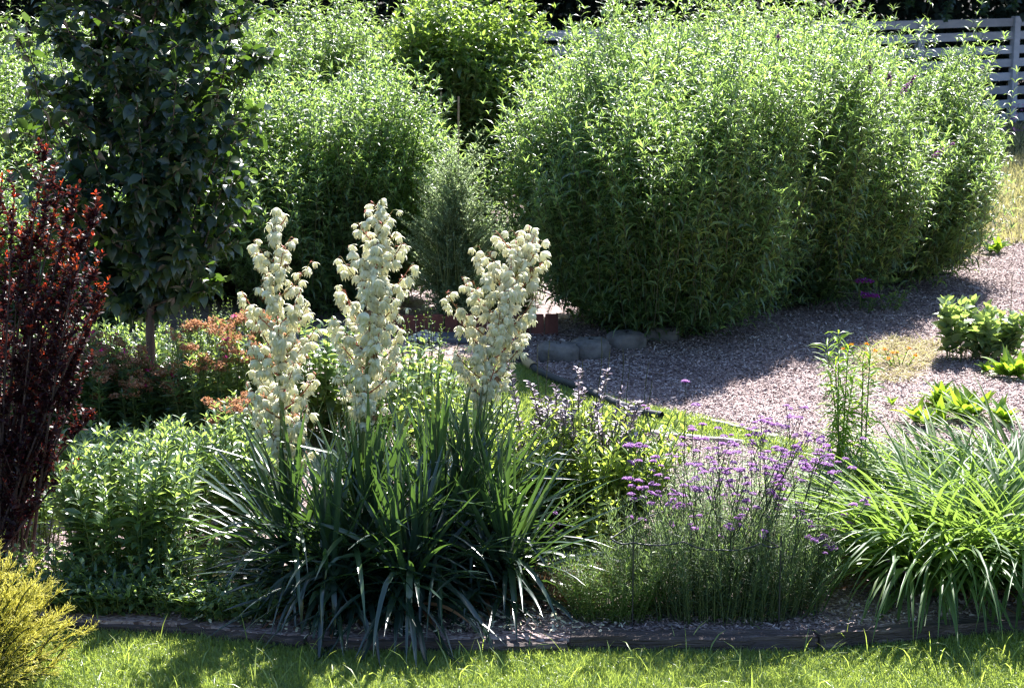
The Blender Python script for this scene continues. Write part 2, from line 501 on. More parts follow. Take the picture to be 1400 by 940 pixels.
def blades(name, poly, n, L, W, seed, mat, zbase, el=R(70), bend=R(60), zval=(0, .75), lab=None, vflat=None, dens=None):
    rg = np.random.default_rng(seed)
    p = scatter(rg, poly, n)
    if dens is not None:
        p = p[rg.uniform(0, 1, len(p)) < dens(p)]
    n = len(p)
    # patchiness
    patch = .5 + .25 * np.sin(p[:, 0] * 3.1 + 1.3 * np.sin(p[:, 1] * 2.3)) + .25 * np.sin(p[:, 1] * 5.7 + p[:, 0] * 1.7)
    mb = MB()
    P = np.column_stack([p, np.full(n, zbase)])
    ribbons(mb, P, rg.uniform(0, 2 * PI, n), rg.normal(el, .3, n), L * rg.uniform(.5, 1.3, n) * (.75 + .5 * patch), W * rg.uniform(.7, 1.3, n), bend * rg.uniform(.3, 1.6, n),
            rg.normal(0, .4, n), PROF_BLADE, 0, np.clip(rg.uniform(*zval, n) * (.6 + .6 * patch) + (rg.uniform(0, 1, n) > .95) * .4, 0, 1))
    return mb.build(name, mat, kind='stuff', label=lab, cat='grass')
front = [tuple(at(-60, 975, LAWN_Z)[:2]), tuple(at(1460, 975, LAWN_Z)[:2])] + [tuple(at(px, py + 3, LAWN_Z)[:2]) for px, py in [(1460, 850), (1400, 853), (1190, 875), (1110, 882), (860, 882), (740, 885), (500, 886), (330, 876), (260, 862), (100, 856), (-60, 840)]]
blades('lawn_grass', front, 150000, .036, .0019, 11, 'grass', LAWN_Z, lab='sunlit mown lawn grass in front of the timber edging')
rgt = np.random.default_rng(12)
mb = MB()
p = scatter(rgt, front, 700)
p = p[rgt.uniform(0, 1, len(p)) < np.where(p[:, 1] < 8.3, .6, .08)]
P = np.column_stack([p, np.full(len(p), LAWN_Z)])
ribbons(mb, P, rgt.uniform(0, 2 * PI, len(p)), rgt.normal(R(72), .25, len(p)), rgt.uniform(.09, .2, len(p)), .0032, rgt.uniform(.3, 1.8, len(p)), rgt.normal(0, .5, len(p)), PROF_NARROW, .3, rgt.uniform(.3, .9, len(p)))
mb.build('long_grass', 'grass', kind='stuff', label='longer unmown grass blades along the near edge of the lawn', cat='grass')
blades('strip_grass', strip, 42000, .035, .0028, 13, 'grass', .006, lab='small curved strip of bright lawn beside the mulch')
blades('dry_grass', field, 42000, .16, .0055, 14, 'drygrass', .005, zval=(.1, 1.), lab='sparse straw coloured grass on the slope by the grey fence')

mbe = MB(); rgt = np.random.default_rng(15)
el_ = np.array(lawn_back); el_ = el_[(el_[:, 0] > -2.6) & (el_[:, 0] < 2.9)]
ix = rgt.uniform(el_[:, 0].min(), el_[:, 0].max(), 5200)
iy = np.interp(ix, el_[:, 0], el_[:, 1]) - .115 - np.abs(rgt.normal(0, .05, 5200)) - .08 * rgt.uniform(0, 1, 5200)
tall = .6 + .5 * np.sin(ix * 9 + 2 * np.sin(ix * 3.7)) ** 2
ribbons(mbe, np.column_stack([ix, iy, np.full(5200, LAWN_Z)]), rgt.uniform(0, 2 * PI, 5200), rgt.normal(R(68), .3, 5200), rgt.uniform(.04, .1, 5200) * tall, .0022, rgt.uniform(.3, 1.8, 5200), rgt.normal(0, .4, 5200), PROF_BLADE, 0, rgt.uniform(0, 1, 5200))
mbe.build('edge_grass', 'grass', kind='stuff', label='unclipped grass growing against the timber edging', cat='grass')
# bark chips on the mulch
def chips(name, poly, n, size, seed, lab, dens=None, mat='chip', z=.0, flat=.25, vr=(0, 1)):
    rg = np.random.default_rng(seed)
    p = scatter(rg, poly, n)
    if dens is not None: p = p[dens(p, rg)]
    n = len(p)
    P = np.column_stack([p, rg.uniform(.004, .02, n) + z])
    mb = MB()
    pt_ = .5 + .28 * np.sin(p[:, 0] * 2.3 + 2 * np.sin(p[:, 1] * 1.1)) * np.sin(p[:, 1] * 1.9 + p[:, 0]) + .2 * np.sin(p[:, 0] * 7.1 + p[:, 1] * 5.3)
    size = size * (1 + (rg.uniform(0, 1, n) < .05) * rg.uniform(.4, 1.1, n))
    ribbons(mb, P, rg.uniform(0, 2 * PI, n), rg.normal(0, flat, n), size * rg.uniform(.5, 1.5, n), size * .22 * rg.uniform(.6, 1.4, n), rg.normal(0, .3, n), rg.normal(0, .5, n), [.7, 1, .6], 0, np.clip(rg.uniform(*vr, n) * (.62 + .55 * pt_), 0, 1))
    return mb.build(name, mat, kind='stuff', label=lab, cat='mulch')
mul_px = [(560, 620), (560, 470), (760, 440), (1290, 290), (1430, 300), (1430, 700), (1000, 720)]
inst = lambda p: inpoly(p[:, 0], p[:, 1], strip)
chips('bark_mulch', [tuple(at(a, b)[:2]) for a, b in mul_px], 230000, .0165, 21, 'pale pinkish grey bark chips covering the bed round the hedge', lambda p, rg: ~inst(p))
front_bed = [tuple(at(a, b)[:2]) for a, b in [(-40, 822), (260, 845), (500, 866), (860, 864), (1110, 863), (1430, 832), (1430, 700), (560, 620), (-40, 640)]]
chips('bed_litter', front_bed, 60000, .016, 22, 'brown and pale bark litter between the front bed plants', vr=(0, .95))
chips('fallen_petals', [tuple(at(a, b)[:2]) for a, b in [(250, 850), (420, 872), (500, 874), (620, 872), (860, 868), (860, 790), (700, 780), (250, 810)]], 1300, .02, 23,
      'cream fallen petals littering the soil under the yuccas', mat='petal', z=.012)
chips('petals_on_lawn', [tuple(at(a, b, LAWN_Z)[:2]) for a, b in [(260, 862), (420, 880), (640, 888), (800, 883), (800, 874), (640, 876), (420, 870)]], 160, .018, 24,
      'cream petals fallen on the lawn edge under the yuccas', mat='petal', z=LAWN_Z + .03)

# ================================================================== fence
nt_ = M['fence'].node_tree
oi_ = nt_.nodes.new('ShaderNodeObjectInfo')
mr_ = nt_.nodes.new('ShaderNodeMapRange'); mr_.inputs[3].default_value = .75; mr_.inputs[4].default_value = 1.2
nt_.links.new(oi_.outputs['Random'], mr_.inputs[0])
vm_ = nt_.nodes.new('ShaderNodeVectorMath'); vm_.operation = 'SCALE'
pb_ = [n for n in nt_.nodes if n.type == 'BSDF_PRINCIPLED'][0]
src_ = pb_.inputs['Base Color'].links[0].from_socket
nt_.links.new(src_, vm_.inputs[0]); nt_.links.new(mr_.outputs[0], vm_.inputs['Scale']); nt_.links.new(vm_.outputs[0], pb_.inputs['Base Color'])
def fence():
    def pt(px, py):   # top rail points
        return at(px, py, 1.55)
    A, B = at(-700, 95, 1.55), at(1800, 17, 1.55)
    r1 = at(1249, 27, 1.55)
    r0 = at(60, 60, 1.55)
    dirv = nrm((r1 - r0)[:2]); ang = math.atan2(dirv[1], dirv[0])
    th = thing('paling_fence', 'weathered grey fence of wide horizontal boards with dark gaps behind the hedge', 'fence', (r1[0], r1[1], 0))
    bay = 1.74
    for i in range(-9, 4):
        px_ = r1[0] + .1 + dirv[0] * bay * i; py_ = r1[1] + dirv[1] * bay * i
        mb = MB(); box(mb, (px_, py_, .775), (.1, .1, 1.57), ang, .008)
        mb.build('post', 'fence', th, smooth=False)
        cx, cy = px_ + dirv[0] * bay / 2, py_ + dirv[1] * bay / 2
        rgf = np.random.default_rng(100 + i)
        for k in range(8):
            mb = MB(); z = 1.55 - .07 - k * .199
            box(mb, (cx, cy, z + rgf.normal(0, .004)), (bay - .104, .022, .118), ang + rgf.normal(0, .002), .003)
            mb.build('board', 'fence', th, smooth=False)
fence()

# ================================================================== forest beyond the fence
def crown_leaves(mb, rg, c, r, n, L, W, lumps=14, spread=.45, vr=(0, 1)):
    cen = rg.normal(0, 1, (lumps, 3)); cen = nrm(cen) * rg.uniform(.35, .85, (lumps, 1)) * np.asarray(r) + np.asarray(c)
    k = rg.integers(0, lumps, n)
    P = cen[k] + rg.normal(0, spread, (n, 3)) * np.asarray(r) * .6
    ribbons(mb, P, rg.uniform(0, 2 * PI, n), rg.normal(.1, .5, n), L * rg.uniform(.6, 1.3, n), W * rg.uniform(.7, 1.3, n), rg.uniform(.3, 1.5, n), rg.normal(0, .6, n), [.1, 1, .7, .05], 0, rg.uniform(*vr, n))
def forest():
    rg = np.random.default_rng(31)
    tr = MB()
    tubes(tr, np.array([[0, 0, -.1], [.05, .03, 1.5], [-.04, .08, 3.2], [.05, 0, 6.5]])[None], np.array([.2, .16, .13, .05])[None], 8)
    for k in range(7):
        a = rg.uniform(0, 2 * PI); z = rg.uniform(1.6, 4.5)
        tubes(tr, np.array([[0, 0, z], [.7 * math.cos(a), .7 * math.sin(a), z + .5], [1.7 * math.cos(a), 1.7 * math.sin(a), z + .9]])[None], np.array([.06, .04, .015])[None], 5)
    cr = MB()
    crown_leaves(cr, rg, (0, 0, 5.0), (2.3, 2.3, 2.7), 17000, .17, .05, 26, .5)
    crown_leaves(cr, rg, (0, 0, 2.6), (1.9, 1.7, 1.2), 3500, .13, .04, 12, .5)
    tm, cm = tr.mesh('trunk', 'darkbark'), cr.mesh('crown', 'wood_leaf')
    spots = [(-13, 27.5), (-10.2, 28.6), (-7.6, 27.4), (-5.2, 29.2), (-2.7, 28.6), (-.4, 30.4), (1.9, 30.2), (4.3, 32), (6.7, 32.4), (9.2, 34), (12, 33.8), (15, 35.4),
             (-11.5, 33), (-7, 34), (-2, 35), (3, 36.5), (8, 38), (12.5, 39)]
    desc = ['behind the far end of the fence', 'dim among the trunks at the far corner', 'above the dark tree crown', 'over the tall far bush', 'behind the staked bush',
            'between the two tall bushes', 'over the hedge shoulder', 'over the middle of the hedge', 'above the hedge top', 'overhanging the fence post', 'beyond the open fence bay', 'past the fence end']
    for i, (x, y) in enumerate(spots):
        lab = ('tall dark forest tree ' + desc[i]) if i < 12 else 'forest tree deep in shade in the row farther behind the fence'
        t = thing('forest_tree', lab, 'tree', (x, y, 0), 'forest trees beyond the fence')
        if i >= 12: t['group'] = 'second row of forest trees'
        t.rotation_euler = (0, 0, rg.uniform(0, 6)); s = rg.uniform(.9, 1.15); t.scale = (s, s, s)
        for nm, me in (('trunk', tm), ('crown', cm)):
            o = bpy.data.objects.new(nm, me); col.objects.link(o); o.parent = t
    mb = MB()
    for x in np.concatenate([np.arange(-15, 18, 1.1), np.arange(-15, 18, 1.3), np.arange(-15, 20, 1.6)]):
        y = 28.8 + .19 * x + rg.uniform(0, 1.6) + (0 if len(mb.v) < 33 else 3.5 if len(mb.v) < 60 else 8)
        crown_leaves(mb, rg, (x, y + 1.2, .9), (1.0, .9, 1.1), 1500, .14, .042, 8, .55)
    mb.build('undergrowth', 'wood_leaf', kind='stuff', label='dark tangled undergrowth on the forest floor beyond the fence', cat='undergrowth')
forest()
# branch hanging over the fence
mb = MB(); mf = MB(); rg = np.random.default_rng(33)
b0 = atY(1330, -40, 31.5); b1 = atY(1300, 0, 30); b2 = atY(1275, 30, 29)
t = thing('overhanging_vine', 'leafy dark creeper hanging over the top board of the open fence bay', 'vine', (b0[0], b0[1], 0))
for (x0, x1, yy) in [(1330, 1290, 30), (1350, 1345, 22), (1400, 1385, 14), (1290, 1240, 10), (1440, 1410, 5)]:
    A = atY(x0, -120, 31.5); B = atY((x0 + x1) / 2, -40, 30); C = atY(x1, yy, 29.2)
    stems(mb, A[None], B[None], C[None], .02, .006)
    leafy(mf, rg, A[None], B[None], C[None], .35, 46, .13, .045, el=.2, bend=1.4, prof=PROF_OVAL, tipscale=.8, elj=.6, rollj=.6)
mb.build('vine_stem', 'darkbark', t); mf.build('foliage', 'tree', t)

# ================================================================== bushes
def bush(name, label, cat, c, rx, ry, h, n, L, W, seed, mat='budd', group=None, seglen=.62, npairs=13, el=R(42), bend=R(105), prof=PROF_NARROW, zlow=.12, lean=(0, 0), lump=.13, up=.34, poke=.17, tipv=.25, whorl=2, stemmat='stemb', nbase=60, fold=.3, inner=.22, zpow=.8, taper=.28):
    rg = np.random.default_rng(seed)
    c = np.asarray(c, float)
    az = rg.uniform(0, 2 * PI, n)
    u = rg.uniform(0, 1, n)
    ph = np.arccos(1 - u * 1.02)                               # even over the dome
    s = 1 + lump * (np.sin(az * 3 + seed) * np.sin(ph * 4 + seed * 2) + np.sin(az * 7 + 2 * seed) * np.sin(ph * 6) * .6)
    r = np.where(rg.uniform(0, 1, n) < inner, rg.uniform(.45, .95, n), rg.uniform(.9, 1.02, n)) * s
    bulge = np.sin(np.minimum(ph, PI / 2)) ** .62
    X = rx * r * bulge * np.cos(az); Y = ry * r * bulge * np.sin(az)
    Z = zlow + (h - zlow) * r * np.maximum(np.cos(ph), 0) ** zpow
    Z = np.maximum(Z, zlow * .7 + rg.uniform(0, .25, n))
    tp_ = 1 - taper * np.clip(1 - Z / (h * .62), 0, 1) ** 1.3
    X = X * tp_; Y = Y * tp_
    ext = rg.exponential(poke, n) * np.clip(Z / h, 0, 1)
    stray = (rg.uniform(0, 1, n) < .07) * rg.uniform(.1, .38, n)
    X = X + np.cos(az) * stray * .7 * np.minimum(rx, 1); Y = Y + np.sin(az) * stray * .7 * np.minimum(ry, 1); ext = ext + stray * .5 * np.clip(Z / h, 0, 1)
    low = np.clip(1 - Z / (h * .45), 0, 1)
    tip = np.stack([X + lean[0] * Z / h, Y + lean[1] * Z / h, Z + ext * .7], -1)
    out = nrm(np.stack([X / rx, Y / ry, np.zeros(n)], -1))
    # last segment: upward and outward
    d = nrm(out * (up * (.5 + bulge) + low * .9)[:, None] + np.array([0, 0, 1.]) * (1 - .75 * low)[:, None] + rg.normal(0, .12, (n, 3)))
    sl_ = seglen * rg.uniform(.7, 1.3, n) + ext
    start = tip - d * sl_[:, None]
    start[:, 2] = np.maximum(start[:, 2], .03)
    mid = (tip + start) / 2 + (np.array([0, 0, 1.]) * .04 - out * .0)
    mb = MB()
    t = thing(name, label, cat, c, group)
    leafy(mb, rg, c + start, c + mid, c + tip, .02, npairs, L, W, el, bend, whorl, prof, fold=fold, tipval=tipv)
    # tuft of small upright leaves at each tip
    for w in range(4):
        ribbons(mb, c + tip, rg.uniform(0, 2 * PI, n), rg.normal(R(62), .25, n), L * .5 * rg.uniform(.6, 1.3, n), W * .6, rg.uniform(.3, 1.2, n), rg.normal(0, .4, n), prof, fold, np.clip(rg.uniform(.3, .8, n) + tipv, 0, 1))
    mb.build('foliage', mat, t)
    sb = MB()
    stems(sb, c + start, c + mid, c + tip, .003, .0015, 4, 3, rg.uniform(0, 1, n))
    idx = rg.choice(n, min(nbase * 4, n), replace=False)
    base = disc(rg, (0, 0, 0), rx * .35, ry * .35, len(idx))
    e = start[idx]
    stems(sb, c + base, c + np.stack([base[:, 0] * .4 + e[:, 0] * .6, base[:, 1] * .4 + e[:, 1] * .6, e[:, 2] * .35], -1), c + e, .008, .003, 7, 4, rg.uniform(0, .4, len(idx)))
    sb.build('stem', stemmat, t)
    return t, tip, c
FL = MB()
# right-hand hedge: a big front mound, a second one behind to the right, a filler between
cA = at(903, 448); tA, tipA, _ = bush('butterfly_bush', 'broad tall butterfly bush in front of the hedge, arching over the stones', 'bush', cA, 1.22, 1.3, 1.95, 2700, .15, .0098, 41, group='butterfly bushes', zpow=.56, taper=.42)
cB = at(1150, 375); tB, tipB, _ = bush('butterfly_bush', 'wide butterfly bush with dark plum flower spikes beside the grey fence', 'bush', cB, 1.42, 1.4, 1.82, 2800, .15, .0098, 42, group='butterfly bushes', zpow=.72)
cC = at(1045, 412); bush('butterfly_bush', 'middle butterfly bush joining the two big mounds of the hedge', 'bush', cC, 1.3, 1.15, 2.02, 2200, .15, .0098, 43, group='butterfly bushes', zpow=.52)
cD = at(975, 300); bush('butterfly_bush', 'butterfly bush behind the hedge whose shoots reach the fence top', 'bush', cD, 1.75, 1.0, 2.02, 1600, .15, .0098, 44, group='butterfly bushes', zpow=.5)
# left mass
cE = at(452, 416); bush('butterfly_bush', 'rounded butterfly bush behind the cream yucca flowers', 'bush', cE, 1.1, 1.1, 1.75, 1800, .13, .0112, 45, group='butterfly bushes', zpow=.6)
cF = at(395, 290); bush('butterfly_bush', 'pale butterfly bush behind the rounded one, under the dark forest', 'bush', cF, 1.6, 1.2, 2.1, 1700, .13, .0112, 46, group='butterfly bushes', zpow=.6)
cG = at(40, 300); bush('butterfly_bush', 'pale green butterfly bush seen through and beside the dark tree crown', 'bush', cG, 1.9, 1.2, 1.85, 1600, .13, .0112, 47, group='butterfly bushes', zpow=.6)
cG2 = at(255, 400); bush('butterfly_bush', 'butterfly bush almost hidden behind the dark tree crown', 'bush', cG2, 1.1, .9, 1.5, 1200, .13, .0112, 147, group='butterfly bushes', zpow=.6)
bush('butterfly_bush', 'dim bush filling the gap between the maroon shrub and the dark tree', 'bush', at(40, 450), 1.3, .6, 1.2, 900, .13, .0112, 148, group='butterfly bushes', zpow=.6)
cH = at(632, 305); bush('tall_perennial', 'tall dark green broad leaved bush standing behind two garden canes', 'bush', cH, .92, .8, 2.14, 1050, .16, .022, 48, mat='broad', npairs=9, seglen=.6, el=R(35), bend=R(75), prof=PROF_LANCE, stemmat='stemg', zpow=.5)
cI = at(330, 250); bush('feathery_shrub', 'olive brown feathery shrub peeping out beside the dark tree', 'shrub', cI, .35, .35, 1.95, 500, .035, .005, 49, mat='fern', npairs=20, seglen=.4, stemmat='stemb', zpow=.5)
cJ = at(622, 446); bush('silver_wormwood', 'narrow silvery green feathery shrub beside the cane', 'shrub', cJ, .34, .26, 1.08, 700, .038, .0042, 50, mat='sage', npairs=18, seglen=.3, el=R(40), bend=R(50), whorl=3, stemmat='stemg', zpow=.75, lump=.3, up=.75, poke=.14, taper=.2)
cK = at(684, 420); bush('mint_clump', 'pale green small leaved clump behind the leaning yucca flower', 'plant', cK, .36, .3, .72, 420, .035, .009, 51, mat='sage', npairs=18, seglen=.5, el=R(30), bend=R(50), stemmat='stemg', zpow=.4, up=.15)
# plum flower spikes on the bushes
def spike(px, py, Y, L, az, el, lab):
    rgp = np.random.default_rng(int(px * 7 + py))
    p = atY(px, py, Y)
    d = np.array([math.cos(el) * math.cos(az), math.cos(el) * math.sin(az), math.sin(el)])
    t = thing('plum_flower_spike', lab, 'flower', p, 'plum flower spikes of the butterfly bushes')
    sb = MB(); stems(sb, (p - d * L * 1.5)[None], (p - d * L * .5)[None], (p + d * L)[None], .003, .0015, 5, 4); sb.build('stem', 'stemb', t)
    n = 150
    u = rgp.uniform(0, 1, n)
    P = p + d * L * u[:, None] + nrm(rgp.normal(0, 1, (n, 3))) * (.022 * (1 - u * .75) * np.minimum(u * 6 + .3, 1))[:, None]
    fb = MB(); ribbons(fb, P, rgp.uniform(0, 2 * PI, n), rgp.uniform(-.5, 1, n), .017, .006, .6, 0, [.3, 1, .6], 0, rgp.uniform(0, 1, n)); fb.build('florets', 'lavflower', t)
for (px, py, Y, L, az, el, lab) in [
        (1232, 128, 15.6, .17, .3, .85, 'plum flower spike standing up near the hedge top'),
        (1275, 215, 15.9, .2, .2, .55, 'plum flower spike on the fence side of the hedge'),
        (1170, 383, 14.9, .13, 0, -.05, 'magenta flower spike low on the hedge, upper of two'),
        (1178, 402, 14.8, .12, 0, -.1, 'magenta flower spike low on the hedge, under another one'),
        (1188, 100, 15.6, .1, 1.2, 1.2, 'short dark plum flower spike beside the top shoots'),
        (1216, 118, 15.6, .1, 1.5, 1.2, 'short dark plum flower spike beside the longer upright one'),
        (1070, 80, 15.6, .09, 1.5, 1.1, 'faded flower spike high in the middle of the hedge'),
        (1064, 60, 15.6, .07, 1.5, 1.1, 'small faded flower spike at the hedge top')]:
    spike(px, py, Y, L, az, el, lab)
# canes
for (px0, py0, px1, py1, lab) in [(598, 200, 603, 126, 'short thin garden cane in front of the tall dark bush'), (626, 330, 627, 132, 'taller thin garden cane rising from the silvery shrub')]:
    Y = 16.6 if px0 < 610 else 15.35
    a, b = atY(px0, py0, Y), atY(px1, py1, Y)
    a = a + (a - b) * (a[2] / (b[2] - a[2] + 1e-6))
    mb = MB(); tubes(mb, np.linspace(a, b, 9)[None], .008, 6)
    mb.build('garden_cane', 'cane', label=lab, cat='cane', group='garden canes')

# ================================================================== tree with dark leaves
def dark_tree():
    rg = np.random.default_rng(61)
    b = at(207, 578)
    t = thing('ornamental_pear_tree', 'young tree with dense dark drooping leaves and a slim brown trunk', 'tree', b)
    tb = MB()
    Y0 = b[1]
    top = atY(190, -330, Y0)
    trunk = np.array([b, atY(205, 440, Y0), atY(205, 300, Y0), atY(197, 120, Y0), top])
    tubes(tb, trunk[None], np.array([.032, .027, .022, .015, .006])[None], 10)
    tb.build('trunk', 'bark', t)
    n = 150
    br = MB(); mf = MB()
    f = rg.uniform(.2, .97, n) ** .85
    base = np.stack([np.interp(f, np.linspace(0, 1, 5), trunk[:, i]) for i in range(3)], -1)
    zz = base[:, 2]
    az = rg.uniform(0, 2 * PI, n)
    ln = np.interp(zz, [.35, .8, 1.4, 2.4, 3.4, 4.2], [.3, .62, .78, .8, .6, .15]) * rg.uniform(.55, 1.05, n)
    d = np.stack([np.cos(az), np.sin(az), np.zeros(n)], -1)
    tipp = base + d * ln[:, None] + np.array([0, 0, 1.]) * (ln * rg.uniform(.3, 1.3, n))[:, None]
    mid = base + d * (ln * .65)[:, None] + np.array([0, 0, 1.]) * (ln * .25)[:, None]
    stems(br, base, mid, tipp, .009, .002, 6, 5)
    leafy(mf, rg, base, mid, tipp, .12, 18, .105, .031, el=R(0), bend=R(85), whorl=2, prof=PROF_OVAL, tipscale=.8, elj=.45, rollj=.7, fold=.2)
    # twigs
    m = 620
    k = rg.integers(0, n, m); tt = rg.uniform(.25, 1, (m, 1))
    p0 = bez(base[k], mid[k], tipp[k], tt)[:, 0]
    a2 = rg.uniform(0, 2 * PI, m); l2 = rg.uniform(.08, .24, m)
    p2 = p0 + np.stack([np.cos(a2) * l2, np.sin(a2) * l2, l2 * rg.uniform(-.1, .9, m)], -1)
    stems(br, p0, (p0 + p2) / 2 + [0, 0, .01], p2, .0035, .0015, 3, 3)
    leafy(mf, rg, p0, (p0 + p2) / 2 + [0, 0, .01], p2, .1, 5, .1, .03, el=R(-10), bend=R(55), whorl=2, prof=PROF_OVAL, tipscale=.8, elj=.45, rollj=.7, fold=.2)
    # the long side shoots
    S = [((120, 420), (60, 200), (35, 30)), ((130, 330), (100, 160), (92, 110)), ((120, 400), (20, 260), (10, 170)), ((260, 300), (320, 160), (345, 90)), ((270, 250), (318, 60), (322, 5)), ((250, 420), (300, 280), (318, 200)),
         ((150, 350), (60, 300), (-15, 240)), ((130, 250), (80, 100), (70, 10))]
    P0 = np.array([atY(*s[0], Y0) for s in S]); P1 = np.array([atY(*s[1], Y0 - .15) for s in S]); P2 = np.array([atY(*s[2], Y0 - .1) for s in S])
    stems(br, P0, P1, P2, .006, .002, 8, 5)
    leafy(mf, rg, P0, P1, P2, .15, 15, .11, .033, el=R(5), bend=R(65), whorl=1, spiral=2.4, prof=PROF_OVAL, tipscale=.9, elj=.4, rollj=.6, fold=.2)
    br.build('branches', 'bark', t); mf.build('foliage', 'tree', t)
dark_tree()

# ================================================================== purple-leaved shrub
def purple_shrub():
    rg = np.random.default_rng(71)
    b = at(15, 770)
    t = thing('purple_barberry_shrub', 'upright shrub with dark maroon leaves and fiery red shoot tips', 'shrub', b)
    Y0 = b[1]
    n = 50
    tips_px = [(62, 205), (70, 232), (105, 258), (135, 275), (20, 262), (3, 240), (45, 280), (140, 345), (138, 418), (120, 500), (130, 565), (85, 250), (30, 330), (110, 330), (95, 300), (150, 380)]
    tips = [atY(x, y, Y0 + rg.uniform(-.15, .2)) for x, y in tips_px]
    for _ in range(n - len(tips)):
        x = rg.uniform(-230, 125); y = rg.uniform(235, 620) + max(0, x) * .5
        tips.append(atY(x, y, Y0 + rg.uniform(-.35, .4)))
    tips = np.array(tips)
    base = disc(rg, (b[0] - .1, b[1], 0), .16, .12, n)
    base += (tips - base) * [[.12, .12, 0]]
    mid = base * .45 + tips * .55; mid[:, 2] = tips[:, 2] * .55; mid[:, 0] = base[:, 0] * .55 + tips[:, 0] * .45
    br = MB(); mf = MB()
    stems(br, base, mid, tips, .009, .0025, 8, 5)
    m = 1100
    k = rg.integers(0, n, m); tt = rg.uniform(.12, 1, (m, 1)) ** .9
    p0 = bez(base[k], mid[k], tips[k], tt)[:, 0]
    a2 = rg.uniform(0, 2 * PI, m); l2 = rg.uniform(.06, .2, m) * (1.3 - tt[:, 0] * .7)
    p2 = p0 + np.stack([np.cos(a2) * l2 * .55, np.sin(a2) * l2 * .55, l2 * rg.uniform(.5, 1.1, m)], -1)
    stems(br, p0, (p0 + p2) / 2, p2, .0025, .0012, 3, 3)
    red = rg.uniform(0, 1, m) < .05 + .35 * (p2[:, 2] > 1.45)
    for sel, v, tv in ((~red, .35, .35), (red, .7, .3)):
        leafy(mf, rg, p0[sel], ((p0 + p2) / 2)[sel], p2[sel], .05, 9, .034, .0095, el=R(35), bend=R(40), whorl=2, prof=PROF_LANCE, tipscale=.7, elj=.4, rollj=.6, val=v, tipval=tv, fold=.2)
    leafy(mf, rg, base, mid, tips, .82, 16, .036, .009, el=R(48), bend=R(35), whorl=2, prof=PROF_LANCE, tipscale=.55, elj=.3, rollj=.5, val=np.linspace(.5, .98, 16)[None], fold=.2)
    br.build('branches', 'purplebark', t); mf.build('foliage', 'purple', t)
purple_shrub()

# ================================================================== golden juniper
def juniper():
    rg = np.random.default_rng(81)
    b = at(-95, 930, LAWN_Z)
    t = thing('golden_juniper', 'low spreading golden yellow conifer at the lawn corner', 'shrub', b)
    n = 620
    az = rg.uniform(0, 2 * PI, n); ph = rg.uniform(.05, 1.45, n)
    rr = rg.uniform(.75, 1.12, n)
    tip = b + np.stack([.62 * rr * np.sin(ph) * np.cos(az), .5 * rr * np.sin(ph) * np.sin(az), .05 + .52 * rr * np.cos(ph)], -1)
    out = nrm(tip - b)
    start = tip - (out * .6 + [0, 0, .28]) * rg.uniform(.25, .42, (n, 1))
    start[:, 2] = np.maximum(start[:, 2], LAWN_Z + .03)
    mid = (start + tip) / 2 + [0, 0, .05]
    br = MB(); mf = MB()
    stems(br, start, mid, tip, .005, .0015, 5, 4)
    base = np.repeat(b[None] + [0, 0, .02], n, 0)
    stems(br, base, base * .5 + start * .5 + [0, 0, .05], start, .012, .005, 4, 4)
    m = n * 21
    k = rg.integers(0, n, m); tt = rg.uniform(0.05, 1, (m, 1))
    p0 = bez(start[k], mid[k], tip[k], tt)[:, 0]
    dd = nrm(tip[k] - start[k]) + rg.normal(0, .38, (m, 3))
    p2 = p0 + nrm(dd) * (rg.uniform(.04, .1, m) * (1.15 - .6 * tt[:, 0]))[:, None]
    stems(mf, p0, (p0 + p2) / 2, p2, .0016, .0007, 3, 3, np.clip(tt[:, 0] * .8 + rg.uniform(-.2, .2, m), 0, 1))
    # scale needles
    q = 9
    u = np.broadcast_to(np.linspace(.05, 1, q), (m, q))
    PP = bez(p0, (p0 + p2) / 2, p2, u).reshape(-1, 3)
    D = np.repeat(nrm(p2 - p0), q, 0) + rg.normal(0, .45, (m * q, 3)); D = nrm(D)
    ribbons(mf, PP, np.arctan2(D[:, 1], D[:, 0]), np.arcsin(D[:, 2]), rg.uniform(.009, .018, m * q), .0013, 0, 0, [1, .3], 0, np.clip(np.repeat(tt[:, 0], q) * .9 + rg.uniform(-.25, .2, m * q), 0, 1))
    br.build('branches', 'stemb', t); mf.build('foliage', 'gold', t)
juniper()

